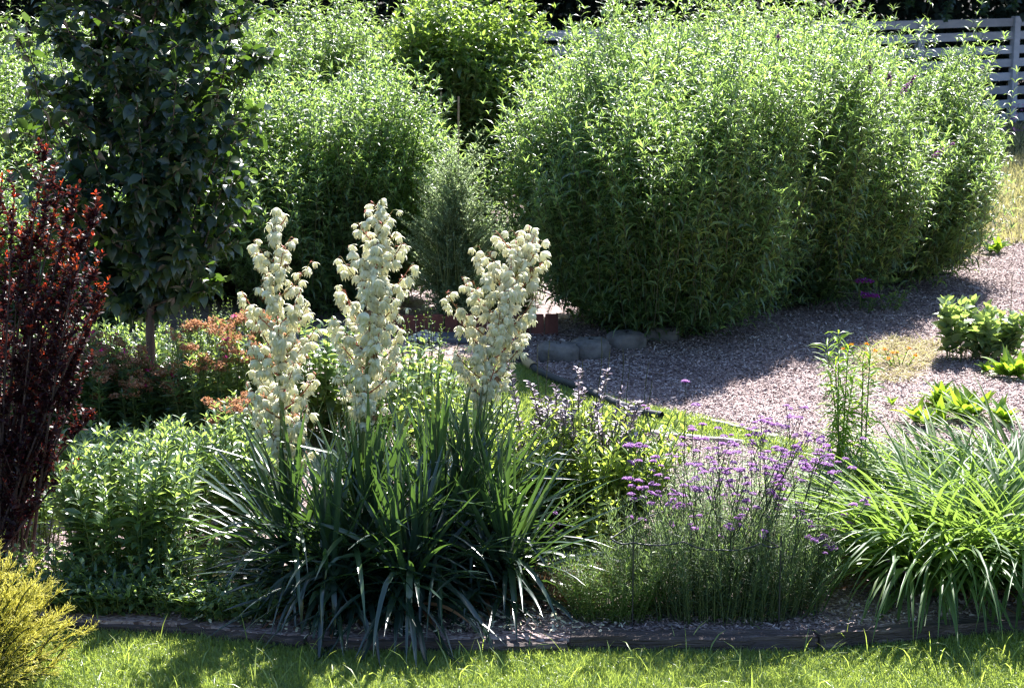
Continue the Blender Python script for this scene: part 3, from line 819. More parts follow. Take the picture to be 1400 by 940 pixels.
# ================================================================== generic leafy clump of upright stems
def clump(name, label, cat, base_c, brx, bry, n, h, flare, seed, mat, L, W, npairs=14, t0=.15, el=R(40), bend=R(60), whorl=2, spiral=PI / 2, prof=PROF_LANCE, group=None, stemmat='stemg', r=.004, hj=.25, lean=(0, 0), tipscale=.5, fold=.25, tipval=.25, basescale=.8, rollj=.35, elj=.25, tips=None):
    rg = np.random.default_rng(seed)
    c = np.asarray(base_c, float)
    base = disc(rg, c, brx, bry, n)
    off = base - c
    if tips is None:
        tip = base + np.stack([off[:, 0] / max(brx, 1e-6) * flare + lean[0], off[:, 1] / max(bry, 1e-6) * flare * .8 + lean[1], np.zeros(n)], -1)
        tip[:, :2] += rg.normal(0, .03, (n, 2))
        tip[:, 2] = c[2] + h * (1 - rg.uniform(0, hj, n) ** 1.0) * (1 - .18 * np.linalg.norm(off[:, :2] / [max(brx, 1e-6), max(bry, 1e-6)], axis=1))
    else:
        tip = np.asarray(tips, float)
    mid = base * .6 + tip * .4; mid[:, 2] = c[2] + (tip[:, 2] - c[2]) * .55
    t = thing(name, label, cat, c, group)
    sb = MB(); mf = MB()
    stems(sb, base, mid, tip, r, r * .45, 6, 4, rg.uniform(0, 1, n)); sb.build('stems', stemmat, t)
    leafy(mf, rg, base, mid, tip, t0, npairs, L, W, el, bend, whorl, prof, spiral, tipscale, fold, rollj, elj, basescale, tipval=tipval)
    mf.build('foliage', mat, t)
    return t, base, mid, tip, rg
def heads(t, rg, P, r, n, mat, nm='flower_heads', size=.008, flat=.5, vr=(0, 1)):
    if nm == 'flowers':
        for q in P: heads(t, rg, q[None], r, n, mat, 'flower', size, flat, vr)
        return
    k = len(P)
    off = rg.normal(0, 1, (k, n, 3)); off = nrm(off) * rg.uniform(.3, 1, (k, n, 1)) ** .5 * r * np.array([1, 1, flat])
    PP = (P[:, None] + off).reshape(-1, 3)
    mb = MB()
    ribbons(mb, PP, rg.uniform(0, 2 * PI, len(PP)), rg.uniform(-.4, 1.2, len(PP)), size * rg.uniform(.7, 1.4, len(PP)), size * .45, .5, rg.normal(0, .6, len(PP)), [.4, 1, .5], 0, rg.uniform(*vr, len(PP)))
    mb.build(nm, mat, t)

PG = 'green leafy perennials round the yuccas'
clump('phlox_clump', 'tall bright green clump of upright leafy stems between the maroon shrub and the yuccas', 'plant', at(185, 800), .26, .2, 50, .8, .1, 91, 'phlox', .1, .0145, 15, group=PG, el=R(30), bend=R(45), whorl=3)
clump('phlox_clump', 'leafy green clump against the edge of the yucca leaves', 'plant', at(300, 745), .26, .2, 46, .72, .1, 92, 'phlox', .1, .0145, 13, group=PG, el=R(30), bend=R(45), whorl=3)
clump('phlox_clump', 'lower leafy clump at the lawn edge beside the fallen yucca leaves', 'plant', at(225, 822), .2, .12, 30, .36, .08, 93, 'phlox', .06, .014, 8, group=PG, t0=.1, prof=PROF_OVAL)
clump('violet_patch', 'low dark broad leaved plants in the shade beside the golden conifer', 'plant', at(85, 815), .24, .14, 50, .26, .1, 94, 'phlox', .055, .018, 6, group=PG, t0=.1, prof=PROF_OVAL, el=R(20), bend=R(30))
clump('strap_leaf_plant', 'low strappy dark plant under the tall bright green stems', 'plant', at(165, 828), .2, .08, 30, .18, .12, 95, 'phlox', .13, .014, 3, group=PG, t0=.05, el=R(55), bend=R(90), prof=PROF_STRAP)
clump('phlox_clump', 'short leafy stems at the foot of the maroon shrub', 'plant', at(30, 740), .2, .15, 30, .35, .08, 96, 'phlox', .06, .016, 8, group=PG, prof=PROF_OVAL)
for i_, (x_, y_, lab_) in enumerate([(70, 838, 'low weeds spilling over the timber beside the golden conifer'), (150, 846, 'low weeds on the timber under the strappy leaves'), (250, 850, 'low weeds beside the flattened old yucca leaves'), (330, 856, 'small weeds at the front corner of the yucca clump')]):
    clump('edge_weeds', lab_, 'plant', at(x_, y_ - 12), .2, .06, 70, .16, .09, 160 + i_, 'phlox', .055, .013, 6, group='low weeds along the timber edging', t0=.1, prof=PROF_OVAL, el=R(15), bend=R(30))
# rust coloured seedhead plants with pink flowers
def sedum(label, c, rx, ry, n, h, seed, pinks=.1):
    t, b, m, tip, rg = clump('rusty_stonecrop', label, 'plant', c, rx, ry, n, h, .06, seed, 'phlox', .085, .013, 13, group='plants with rust brown seedheads', el=R(30), bend=R(45), whorl=3)
    sel = rg.uniform(0, 1, n) < .68
    P = np.repeat(tip[sel], 3, 0) + rg.normal(0, .02, (sel.sum() * 3, 3)) * [1, 1, .5]
    heads(t, rg, P, .03, 34, 'rust', 'seedheads', .012, .55)
    p2 = tip[rg.choice(n, max(int(n * pinks), 2))] + [0, 0, .03]
    heads(t, rg, p2, .015, 12, 'pink', 'flowers', .014, .4)
sedum('rusty headed plants between the maroon shrub and the tree trunk', at(120, 610), .3, .25, 110, .7, 101, .2)
sedum('rusty headed plants behind the slim tree trunk', at(225, 610), .3, .22, 90, .52, 102, .2)
clump('butterfly_weed', 'green stems behind the trunk of the dark tree', 'plant', at(170, 545), .75, .2, 170, .55, .1, 108, 'phlox', .08, .012, 10, whorl=3)
clump('butterfly_weed', 'shaded stems behind the maroon shrub', 'plant', at(30, 600), .4, .3, 90, .7, .1, 109, 'phlox', .08, .012, 10, whorl=3)
sedum('rusty headed plants beside the first cream flower spike', at(325, 625), .3, .25, 110, .88, 103, .08)
sedum('rust brown heads against the base of the first yucca stalk', at(352, 690), .14, .12, 44, .68, 104, .12)
clump('phlox_clump', 'mid green leafy mass in front of the rusty seedheads', 'plant', at(225, 690), .42, .22, 90, .46, .06, 105, 'phlox', .09, .014, 13, group=PG, whorl=3, el=R(30), bend=R(45))
clump('phlox_clump', 'leafy stems in front of the trunk of the dark tree', 'plant', at(120, 690), .3, .2, 55, .45, .06, 106, 'phlox', .09, .014, 13, group=PG, whorl=3, el=R(30), bend=R(45))
clump('wild_grass_seedheads', 'wispy pale seedheads under the dark tree crown', 'plant', at(310, 560), .3, .2, 40, .78, .1, 107, 'fern', .03, .004, 14, t0=.5, stemmat='stemb', tipscale=.5)
clump('wild_grass_seedheads', 'wispy pale seedheads arching over the red edging', 'plant', at(585, 560), .12, .1, 22, .72, .15, 108, 'fern', .03, .005, 10, t0=.45, stemmat='stemb')
# behind the yuccas
clump('hydrangea_clump', 'glossy broad leaved clump between the first two yucca flower spikes', 'plant', at(440, 600), .34, .22, 70, .8, .14, 111, 'phlox', .12, .027, 7, el=R(15), bend=R(50), prof=PROF_OVAL, group=PG, tipval=.5)
clump('hydrangea_clump', 'broad leaved clump behind the middle yucca flower spike', 'plant', at(545, 620), .24, .18, 56, .72, .12, 112, 'phlox', .1, .02, 8, el=R(20), bend=R(50), group=PG, tipval=.5)
clump('phlox_clump', 'bright leafy stems in the gap between middle and leaning yucca flowers', 'plant', at(585, 690), .13, .12, 22, .74, .08, 113, 'seed', .075, .011, 13, group=PG, whorl=2)
clump('phlox_clump', 'narrow leafy stems growing up through the leaning yucca flower', 'plant', at(665, 700), .1, .1, 26, .8, .05, 114, 'phlox', .08, .012, 16, group=PG, whorl=2)
clump('phlox_clump', 'low bright leaves beside the curved lawn strip', 'plant', at(640, 600), .16, .14, 24, .3, .08, 115, 'seed', .06, .011, 8, group=PG)
clump('phlox_clump', 'low dark leaves beside the brick path', 'plant', at(600, 545), .25, .2, 30, .22, .08, 116, 'phlox', .05, .01, 7, group=PG)

# ================================================================== penstemon with seed spikes
def penstemon():
    tips_px = [(695, 510), (725, 535), (760, 540), (790, 515), (800, 545), (830, 520), (850, 545), (770, 560), (740, 560), (705, 560), (860, 565), (810, 575), (875, 560), (845, 590)]
    c = at(782, 745); Y0 = c[1]
    t, b, m, tip, rg = clump('foxglove_beardtongue', 'bushy yellow green plant with grey purple seed spikes beside the lawn strip', 'plant', c, .33, .22, 230, .73, .25, 121, 'seed', .1, .014, 13, t0=.05, whorl=2, el=R(35), bend=R(55), group=None)
    sb = MB(); pb = MB()
    n = 52
    tp = [atY(x, y - 12, Y0 + rg.uniform(-.15, .25)) for x, y in tips_px]
    tp += [atY(rg.uniform(700, 885), rg.uniform(545, 625), Y0 + rg.uniform(-.2, .25)) for _ in range(n - len(tp))]
    tp = np.array(tp); bs = disc(rg, c, .22, .16, n); md = bs * .5 + tp * .5; md[:, 2] = tp[:, 2] * .55
    stems(sb, bs, md, tp, .004, .002, 7, 4, rg.uniform(0, 1, n))
    u = np.linspace(.78, 1, 13)[None].repeat(n, 0)
    P = bez(bs, md, tp, u)
    for w in range(3):
        az = rg.uniform(0, 2 * PI, (n, 13))
        ribbons(pb, P.reshape(-1, 3), az.ravel(), rg.normal(R(25), .25, n * 13), rg.uniform(.024, .038, n * 13), .0075, .2, rg.normal(0, .4, n * 13), [.3, 1, .9, .1], .6, rg.uniform(.1, 1, n * 13))
    sb.build('seed_stem', 'stemb', t); pb.build('seed_pods', 'pod', t)
    wb = MB()
    ws = [((738, 560), (738, 470)), ((748, 560), (750, 465)), ((783, 560), (790, 495)), ((815, 540), (820, 460)), ((824, 550), (830, 480)), ((843, 545), (850, 475)), ((855, 560), (862, 500)), ((870, 560), (890, 495)), ((795, 550), (793, 492)), ((880, 570), (888, 520))]
    for (x0, y0), (x1, y1) in ws:
        Y = Y0 + rg.uniform(-.1, .3)
        a, e = atY(x0, y0 + 90, Y), atY(x1, y1, Y)
        k = 9
        L_ = np.linspace(a, e, k); L_[:, 0] += np.sin(np.linspace(0, 4 + rg.uniform(0, 3), k) + rg.uniform(0, 3)) * .013
        tubes(wb, L_[None], np.linspace(.0024, .0014, k)[None] * (1 + .35 * (np.arange(k) % 2)), 4, rg.uniform(0, 1))
    wb.build('bare_spikes', 'stemb', t)
penstemon()

# ================================================================== yuccas
def bell(rg, L=.048, W=.023):
    mb = MB()
    seg, rg_ = 12, 6
    prof = np.array([.25, .72, .98, 1.0, .9, .72]) * W
    zz = -np.array([0, .14, .35, .6, .82, 1.0]) * L
    th = np.linspace(0, 2 * PI, seg, endpoint=False)
    lob = 1 + .2 * np.cos(th * 6)
    V = []
    for i in range(rg_):
        rad = prof[i] * (1 + (lob - 1) * i / 5 * 1.6) * (1 + rg.normal(0, .04, seg))
        z = zz[i] + (.014 * np.cos(th * 6) * (-(i / 5) ** 3))
        V.append(np.stack([rad * np.cos(th), rad * np.sin(th), z + 0 * th], -1))
    V = np.concatenate(V)
    i = np.arange(rg_ - 1)[:, None] * seg; j = np.arange(seg)[None]
    Q = np.stack([i + j, i + seg + j, i + seg + (j + 1) % seg, i + (j + 1) % seg], -1)
    mb.add(V, Q, rg.uniform(.2, .9))
    # split outer tepals give the bell its petal tips
    n = 3
    ribbons(mb, np.zeros((n, 3)) + [0, 0, -.003], np.arange(n) * 2 * PI / 3 + rg.uniform(0, 2), R(8), L * 1.25, W * .6, R(88), 0, [.35, .9, 1, .7, .1], -.3, rg.uniform(.3, 1, n))
    return mb
RGB_ = np.random.default_rng(5)
BELLS = [bell(RGB_, RGB_.uniform(.038, .048), RGB_.uniform(.015, .0205)) for _ in range(5)] + [bell(RGB_, .045, .025)]
BELLM = [b.mesh('flower', 'petal') for b in BELLS]
BUD = bell(RGB_, .034, .0095).mesh('flower', 'petal')
WILT = bell(RGB_, .03, .011).mesh('flower', 'dry')
def yucca(label, base_px, seed, stalk=None, nleaf=95, L=.66, branches=20, width=.19, bell_from=.42, tilt=0, Lw=.0122, erect=1.):
    rg = np.random.default_rng(seed)
    b = at(base_px[0], base_px[1] + 12)
    t = thing('yucca_plant', label, 'yucca', b, 'yucca plants')
    mb = MB()
    n = int(nleaf * 1.35)
    u = (np.arange(n) + .5) / n
    el = R(86) - u ** 1.0 * R(80) / erect + rg.normal(0, .1, n)
    az = np.arange(n) * 2.399 + rg.normal(0, .5, n)
    bend = R(5) + u ** 1.5 * R(72) * rg.uniform(.45, 1.3, n) + (rg.uniform(0, 1, n) < .12) * R(35)
    xt = rg.uniform(0, 1, n) < .28          # drooping skirt
    el = np.where(xt, rg.uniform(R(5), R(45), n), el); bend = np.where(xt, rg.uniform(R(55), R(110), n), bend)
    P = b + np.stack([np.cos(az) * .1 * u, np.sin(az) * .08 * u, .02 + .22 * (1 - u)], -1) + rg.normal(0, .025, (n, 3)) * [1, 1, .3]
    crs = np.where(rg.uniform(0, 1, n) < .14, rg.uniform(R(25), R(85), n), 0)
    ribbons(mb, P, az, el, L * rg.uniform(.78, 1.15, n) * (1 - .1 * u), Lw * rg.uniform(.75, 1.2, n), bend, rg.normal(0, .3, n), PROF_SWORD, .45, np.clip(.8 - .9 * u + rg.normal(0, .15, n), 0, 1), zmin=-.03, crease=(crs, rg.uniform(.35, .8, n)))
    md = n // 8
    dl = MB(); ribbons(dl, b + rg.normal(0, .04, (md, 3)) * [1, 1, 0] + [0, 0, .03], rg.uniform(0, 2 * PI, md), rg.uniform(0, .6, md), L * rg.uniform(.4, .8, md), .011, rg.uniform(.8, 2, md), rg.normal(0, .5, md), PROF_SWORD, .4, rg.uniform(0, 1, md), zmin=.005)
    dl.build('dead_leaves', 'dry', t)
    mb.build('leaves', 'yucca', t)
    if stalk is None: return t
    pts = np.array([atY(x, y, b[1] + dy) for x, y, dy in stalk])
    pts[0] = b + [0, 0, .05]
    # smooth curve
    tt = np.linspace(0, 1, len(pts)); k = 26
    f = np.linspace(0, 1, k)
    cur = np.stack([np.interp(f, tt, pts[:, i]) for i in range(3)], -1)
    ker = np.array([1, 2, 3, 2, 1]) / 9.
    cs = cur.copy()
    for i in range(3): cs[2:-2, i] = np.convolve(cur[:, i], ker, 'valid')
    sb = MB()
    rad = np.interp(f, [0, .4, .8, 1], [.016, .013, .007, .003])
    tubes(sb, cs[None], rad[None], 8, .35)
    # reddish bracts hugging the stalk
    nb = 34
    fb = np.linspace(.12, .95, nb); Pb = np.stack([np.interp(fb, f, cs[:, i]) for i in range(3)], -1)
    bb = sb
    ribbons(bb, Pb, rg.uniform(0, 2 * PI, nb), R(72), .05, .008, -.2, 0, [.8, 1, .5, .05], .3, rg.uniform(.5, 1, nb))
    BR = []
    brs = MB()
    for i in range(branches):
        q = bell_from + (.97 - bell_from) * (i + rg.uniform(-.3, .3)) / branches
        q = min(max(q, bell_from), .985)
        base = np.array([np.interp(q, f, cs[:, j]) for j in range(3)])
        rel = (q - bell_from) / (1 - bell_from)
        ln = width * np.interp(rel, [0, .12, .35, .6, .85, 1], [.5, .8, 1.0, .85, .42, .14]) * rg.uniform(.85, 1.15)
        az_ = i * 2.399 + rg.normal(0, .25)
        d = np.array([math.cos(az_), math.sin(az_), 0])
        mid = base + d * ln * .55 + [0, 0, ln * .3]; tip = base + d * ln * .95 + [0, 0, ln * 1.0]
        stems(brs, base[None], mid[None], tip[None], .004, .0016, 6, 5, rg.uniform(.6, 1))
        m = max(int(ln / .0125), 4)
        for s in range(m):
            w = (s + .8 + rg.uniform(-.3, .3)) / m
            p = bez(base[None], mid[None], tip[None], np.array([[min(w, 1)]]))[0, 0]
            a2 = rg.uniform(0, 2 * PI); off = rg.uniform(.014, .034)
            q2 = p + np.array([math.cos(a2) * off, math.sin(a2) * off, rg.uniform(-.012, .01)])
            stems(brs, p[None], ((p + q2) / 2 + [0, 0, .008])[None], q2[None], .0014, .001, 4, 3, rg.uniform(.6, 1))
            if rg.uniform() < .35:
                ribbons(bb, p[None], [a2], [.9], [.022], [.004], [.4], 0, PROF_NARROW, .2, [.97])
            BR.append((q2, rg.uniform(0, 2 * PI), rg.normal(0, .33), rg.normal(0, .33), rg.uniform(.64, .88) * (.8 if rel > .93 or w > .93 else 1), rel > .9 or w > .86 or rg.uniform() < .05))
    for s in range(7):
        p = cs[-1] + np.array([rg.normal(0, .01), rg.normal(0, .01), -s * .012])
        BR.append((p, rg.uniform(0, 6), rg.normal(0, .3), rg.normal(0, .3), .7, True))
    sb.build('flower_stalk', 'stalk', t)
    brs.build('flower_branches', 'stalk', t)
    BR.sort(key=lambda e: e[0][1])                 # those towards the viewer first
    rest = MB()
    pinv = Matrix.Translation(-Vector(t.location))
    for i, (p, rz, rx_, ry_, s, bud) in enumerate(BR):
        mt = Matrix.Translation(Vector(p)) @ Matrix.Rotation(rz, 4, 'Z') @ Matrix.Rotation(rx_, 4, 'X') @ Matrix.Rotation(ry_, 4, 'Y') @ Matrix.Scale(s, 4)
        vi = int(rg.integers(0, 6))
        if i < 100:
            o = bpy.data.objects.new('flower', WILT if rg.uniform() < .035 else BUD if bud else BELLM[vi]); col.objects.link(o); o.parent = t
            o.matrix_parent_inverse = pinv
            o.matrix_basis = mt
        else:
            A = np.array(mt); V = np.concatenate(BELLS[vi].v) @ A[:3, :3].T + A[:3, 3]
            off = 0
            Q = np.concatenate(BELLS[vi].q)
            rest.add(V, Q, np.concatenate(BELLS[vi].a))
    if rest.n: tag(rest.build('flowers', 'petal', t), kind='stuff')
    return t
yucca('yucca with the slim cream flower spike nearest the rusty seedheads', (402, 795), 201, [(402, 795, 0), (396, 680, .05), (385, 560, .05), (378, 420, .05), (375, 284, .05)], 165, .66, 30, .2, .32)
yucca('central yucca with the tallest upright cream flower spike', (500, 805), 202, [(500, 805, 0), (492, 640, .05), (500, 520, .05), (515, 400, .05), (521, 272, .05)], 220, .74, 36, .19, .38)
yucca('yucca rosette without a flower between the central and the leaning spike', (600, 790), 203, None, 190, .74)
yucca('low flowerless yucca in front, its leaves drooping onto the timber edging', (455, 825), 205, None, 110, .55)
yucca('low flowerless yucca between the rosettes nearest the lawn', (560, 828), 206, None, 120, .58)
yucca('low flowerless yucca at the end of the clump towards the purple flowers', (690, 812), 207, None, 110, .58)
yucca('yucca whose cream flower spike leans away from the others', (648, 775), 204, [(648, 775, 0), (645, 660, .1), (655, 560, .12), (685, 430, .15), (728, 312, .2)], 190, .7, 34, .22, .52)
# fallen straps at the clump's left
mb = MB(); rg = np.random.default_rng(210)
c = at(300, 812); n = 26
P = disc(rg, (c[0], c[1], .02), .16, .14, n) + [[.1, 0, 0]]
ribbons(mb, P, rg.normal(PI, .25, n), R(4), rg.uniform(.25, .45, n), .012, R(6), rg.normal(0, .3, n), PROF_SWORD, .2, rg.uniform(.2, 1, n), zmin=.012)
mb.build('cut_yucca_leaves', 'drygrass', label='heap of flattened pale old leaves lying beside the yuccas', cat='leaf litter', kind='stuff')

# ================================================================== verbena clump
def verbena_head_mesh(rg):
    mb = MB(); n = 64
    d = nrm(rg.normal(0, 1, (n, 3)) * [1, 1, .8]); d[:, 2] = np.abs(d[:, 2]) * .8 - .1
    P = d * np.array([.0145, .0145, .0105])
    ribbons(mb, P, np.arctan2(d[:, 1], d[:, 0]), rg.uniform(.1, 1.1, n), rg.uniform(.006, .0095, n), .0042, .5, 0, [.5, 1, .6], 0, rg.uniform(0, 1, n))
    return mb
def verbena(label, c, brx, bry, tips, seed, r=.0022, hs=1.):
    rg = np.random.default_rng(seed)
    t = thing('verbena_clump', label, 'flowers', c, 'purple verbena plants')
    tips = np.array(tips); n = len(tips)
    base = disc(rg, c, brx, bry, n)
    base[:, 0] += (tips[:, 0] - c[0]) * .45
    mid = base * .5 + tips * .5; mid[:, 2] = tips[:, 2] * .55
    sb = MB(); stems(sb, base, mid, tips, r, r * .6, 7, 4, rg.uniform(0, 1, n))
    H = []
    for i in range(n):
        p = tips[i]; H.append(p)
        a0 = bez(base[i:i + 1], mid[i:i + 1], tips[i:i + 1], np.array([[.84]]))[0, 0]
        for w in range(int(rg.integers(1, 4))):
            az_ = rg.uniform(0, 2 * PI); ln = rg.uniform(.035, .08)
            e = a0 + np.array([math.cos(az_) * ln, math.sin(az_) * ln, rg.uniform(.04, .12)])
            stems(sb, a0[None], (a0 + (e - a0) * [.6, .6, .35])[None], e[None], r * .7, r * .45, 4, 3, rg.uniform(0, 1))
            H.append(e)
    sb.build('stems', 'stemd', t)
    lf = MB(); leafy(lf, rg, base, mid, tips, .05, 6, .05, .005, el=R(40), bend=R(50), basescale=1.2, tipscale=.25); lf.build('foliage', 'fern', t)
    mbs = [verbena_head_mesh(rg) for _ in range(4)]; ms = [m.mesh('flower_cluster', 'verb') for m in mbs]
    H.sort(key=lambda p: p[1])
    rest = MB(); pinv = Matrix.Translation(-Vector(t.location))
    for i, p in enumerate(H):
        s = rg.uniform(.7, 1.35) * hs * .82; vi = int(rg.integers(0, 4))
        if i < 100:
            o = bpy.data.objects.new('flower_cluster', ms[vi]); col.objects.link(o); o.parent = t; o.matrix_parent_inverse = pinv
            o.matrix_basis = Matrix.Translation(Vector(p)) @ Matrix.Rotation(rg.uniform(0, 6), 4, 'Z') @ Matrix.Rotation(rg.normal(0, .3), 4, 'X') @ Matrix.Scale(s, 4)
        else:
            rest.add(np.concatenate(mbs[vi].v) * s + p, np.concatenate(mbs[vi].q), np.concatenate(mbs[vi].a))
    if rest.n: tag(rest.build('flower_clusters', 'verb', t), kind='stuff')
rg = np.random.default_rng(300)
cV = at(985, 838); YV = cV[1]
tp = []
for _ in range(88):
    x = rg.uniform(860, 1165); y = rg.uniform(572, 735) + (abs(x - 1020) > 100) * 20
    if rg.uniform() < .1: x, y = rg.normal(1060, 34), rg.normal(612, 26)
    tp.append(atY(x, y, YV + rg.uniform(-.2, .35)))
tp += [atY(937, 522, YV), atY(862, 610, YV), atY(880, 555, YV), atY(1165, 640, YV), atY(1185, 690, YV), atY(1040, 570, YV), atY(1075, 555, YV), atY(1100, 558, YV), atY(1180, 600, YV)]
verbena('airy clump of tall wiry stems topped with many small purple flower clusters', cV, .26, .16, tp, 301)
cW = at(1375, 215); verbena('purple flowered stems beside the grey fence at the hedge end', cW, .35, .2, [cW + np.array([rg.uniform(-.45, .5), rg.uniform(-.3, .3), rg.uniform(.3, .75)]) for _ in range(44)], 302, .003, 1.1)
cS = at(760, 800); verbena('two stray purple flowers among the drooping yucca leaf tips', cS, .001, .001, [atY(753, 720, cS[1]), atY(765, 812, cS[1] - .1)], 303)
cS2 = at(1215, 835); verbena('two low purple flowers in front of the daylily leaves', cS2, .001, .001, [atY(1217, 787, cS2[1]), atY(1226, 790, cS2[1])], 304)
# feathery green under the verbena
clump('feathery_green_plant', 'fine feathery green foliage filling the base of the purple flowered clump', 'plant', at(985, 835), .44, .2, 560, .58, .12, 311, 'ferndark', .05, .0022, 14, t0=.03, whorl=3, el=R(40), bend=R(35), prof=PROF_NARROW, r=.0014, hj=.6, fold=0, tipscale=.7)
clump('feathery_green_plant', 'low feathery plant at the lawn edge beside the dry brown tuft', 'plant', at(838, 845), .17, .1, 170, .38, .12, 312, 'fern', .045, .0022, 12, t0=.03, whorl=3, prof=PROF_NARROW, r=.0014, hj=.5, fold=0)
clump('feathery_green_plant', 'blue green feathery foliage behind the purple flowers', 'plant', at(1040, 740), .5, .2, 260, .62, .1, 313, 'sage', .05, .0028, 12, t0=.03, whorl=3, prof=PROF_NARROW, r=.0014, hj=.5, fold=0)
clump('mint_plant', 'small bright leafy sprig beside the wire support', 'plant', at(815, 790), .1, .1, 20, .5, .08, 314, 'seed', .05, .011, 10, prof=PROF_OVAL)
clump('mint_plant', 'leafy low plants behind the wire support', 'plant', at(860, 760), .2, .12, 34, .34, .08, 315, 'seed', .05, .012, 8, prof=PROF_OVAL)
clump('dry_grass_tuft', 'dead brown grass tuft beside the yucca leaf tips', 'grass', at(788, 832), .08, .06, 150, .2, .1, 316, 'dry', .1, .0016, 3, t0=.05, prof=PROF_NARROW, stemmat='bract', r=.001, fold=0)
# wire plant support
def support():
    c = at(950, 838)
    t = thing('wire_plant_support', 'thin dark wire hoop on slim posts holding up the purple flowered clump', 'support', c)
    YF = c[1] - .2
    pp = [(835, 736), (865, 741), (935, 740), (985, 751), (1040, 742), (1070, 745)]
    W_ = []
    for i in range(len(pp) - 1):
        for u in np.linspace(0, 1, 6, endpoint=False):
            x = pp[i][0] * (1 - u) + pp[i + 1][0] * u; y = pp[i][1] * (1 - u) + pp[i + 1][1] * u + 9 * u * (1 - u) * 2
            W_.append(atY(x, y, YF))
    e = W_[-1]; s = W_[0]
    back = [e + (s - e) * u + np.array([0, math.sin(u * PI) * .5, 0.]) for u in np.linspace(.06, 1, 14)]
    mb = MB(); tubes(mb, np.array(W_ + back)[None], .0035, 6); mb.build('wire_hoop', 'wire', t)
    for x in (866, 1068):
        p = atY(x, 738, YF); mb = MB(); tubes(mb, np.linspace([p[0], YF, -.02], [p[0], YF, p[2] + .02], 4)[None], .004, 6); mb.build('support_post', 'wire', t)
support()

# ================================================================== willow-leaved tall stems
def willow(label, c, tips, seed):
    c = np.asarray(c)
    t, *_ = clump('willow_leaved_sunflower', label, 'plant', c, .04, .04, len(tips), 1, 0, seed, 'weed', .12, .0062, 30, t0=.25, whorl=3, spiral=2.3, el=R(25), bend=R(85), prof=PROF_NARROW, tips=tips, tipscale=.8, r=.005, tipval=.2, group='tall willow leaved stems', fold=.3)
cY = at(1150, 730); Yy = cY[1]
willow('tall narrow leaved stem with a bushy top behind the purple flowers', cY, [atY(1146, 456, Yy), atY(1130, 472, Yy + .05), atY(1160, 476, Yy - .05), atY(1142, 500, Yy - .08), atY(1168, 505, Yy + .06)], 321)
willow('slimmer narrow leaved stem next to the bushier one', at(1180, 735), [atY(1190, 478, at(1180, 735)[1]), atY(1180, 492, at(1180, 735)[1])], 322)
clump('leafy_undergrowth', 'dark green leafy plants between purple flowers and daylilies', 'plant', at(1155, 740), .16, .14, 44, .5, .08, 323, 'phlox', .07, .011, 12)

# ================================================================== daylilies
def daylily(label, c, rx, ry, n, L, seed, W=.0092, vr=(0, .9), el=R(72)):
    rg = np.random.default_rng(seed)
    c = np.asarray(c)
    t = thing('daylily_clump', label, 'plant', c, 'daylily clumps')
    b = disc(rg, c, rx, ry, n)
    out = np.arctan2(b[:, 1] - c[1], b[:, 0] - c[0]) + rg.normal(0, .55, n)
    mb = MB()
    ribbons(mb, b, out, rg.normal(el, .17, n), L * rg.uniform(.7, 1.15, n), W * rg.uniform(.7, 1.25, n), rg.uniform(R(50), R(150), n), rg.normal(0, .3, n), PROF_STRAP, .5, rg.uniform(*vr, n), zmin=.01)
    mb.build('leaves', 'lily', t)
    m = n // 9
    b2 = disc(rg, c, rx * 1.2, ry * 1.2, m)
    mb = MB(); ribbons(mb, b2, rg.uniform(0, 2 * PI, m), rg.normal(R(35), .3, m), L * .6 * rg.uniform(.5, 1.1, m), W * .6, rg.uniform(R(70), R(150), m), rg.normal(0, .6, m), PROF_STRAP, .3, rg.uniform(0, 1, m), zmin=.012)
    mb.build('dead_leaves', 'dry', t)
daylily('big arching daylily clump standing right on the timber edging', at(1280, 803), .28, .17, 620, .8, 331)
daylily('daylily clump at the picture edge beside the big one', at(1400, 798), .26, .17, 580, .82, 332)
daylily('daylily clump behind the big one, leaning to the purple flowers', at(1225, 765), .16, .12, 230, .68, 333)
daylily('daylily clump rising behind the front two, next to the bare mulch', at(1330, 735), .36, .2, 620, .72, 334)
daylily('daylily clump farther back at the picture edge', at(1420, 705), .28, .18, 300, .74, 335)
daylily('short daylily tuft between the bare mulch and the clumps', at(1275, 668), .12, .1, 80, .42, 336)

# ================================================================== small plants on the mulch
def rosette(label, c, n, L, W, seed, mat='weed', group='bright green leaf rosettes on the mulch', name='foxglove_rosette', el=R(60), prof=PROF_OVAL, nc=3, sp=.08):
    rg = np.random.default_rng(seed); c = np.asarray(c)
    t = thing(name, label, 'plant', c, group)
    mb = MB()
    cc = disc(rg, c, sp, sp * .7, nc); k = rg.integers(0, nc, n)
    ribbons(mb, cc[k] + [0, 0, .01], rg.uniform(0, 2 * PI, n), rg.normal(el, .3, n), L * rg.uniform(.6, 1.15, n), W * rg.uniform(.8, 1.2, n), rg.uniform(.3, 1.3, n), rg.normal(0, .3, n), prof, .25, rg.uniform(0, 1, n), zmin=.01)
    mb.build('leaves', mat, t)
rosette('leafy rosette nearest the shade of the hedge on the mulch', at(1293, 557), 44, .2, .026, 341)
rosette('bright rosette among others just above the daylilies', at(1325, 574), 56, .21, .028, 342)
rosette('rosette between the bright one and the picture edge', at(1370, 580), 34, .17, .025, 343)
rosette('low rosette beside the daylily tips', at(1268, 583), 34, .19, .026, 344)
rosette('broad rosette at the picture edge below the leafy milkweed', at(1385, 515), 50, .2, .028, 345)
rosette('small rosette beside the milkweed foot', at(1348, 512), 12, .1, .016, 346, nc=1)
rosette('pale rosette at the end of the mulch by the dry grass', at(1362, 347), 30, .19, .03, 347)
rosette('tiny seedling alone on the open mulch', at(1219, 556), 9, .08, .014, 348, nc=1, sp=.01)
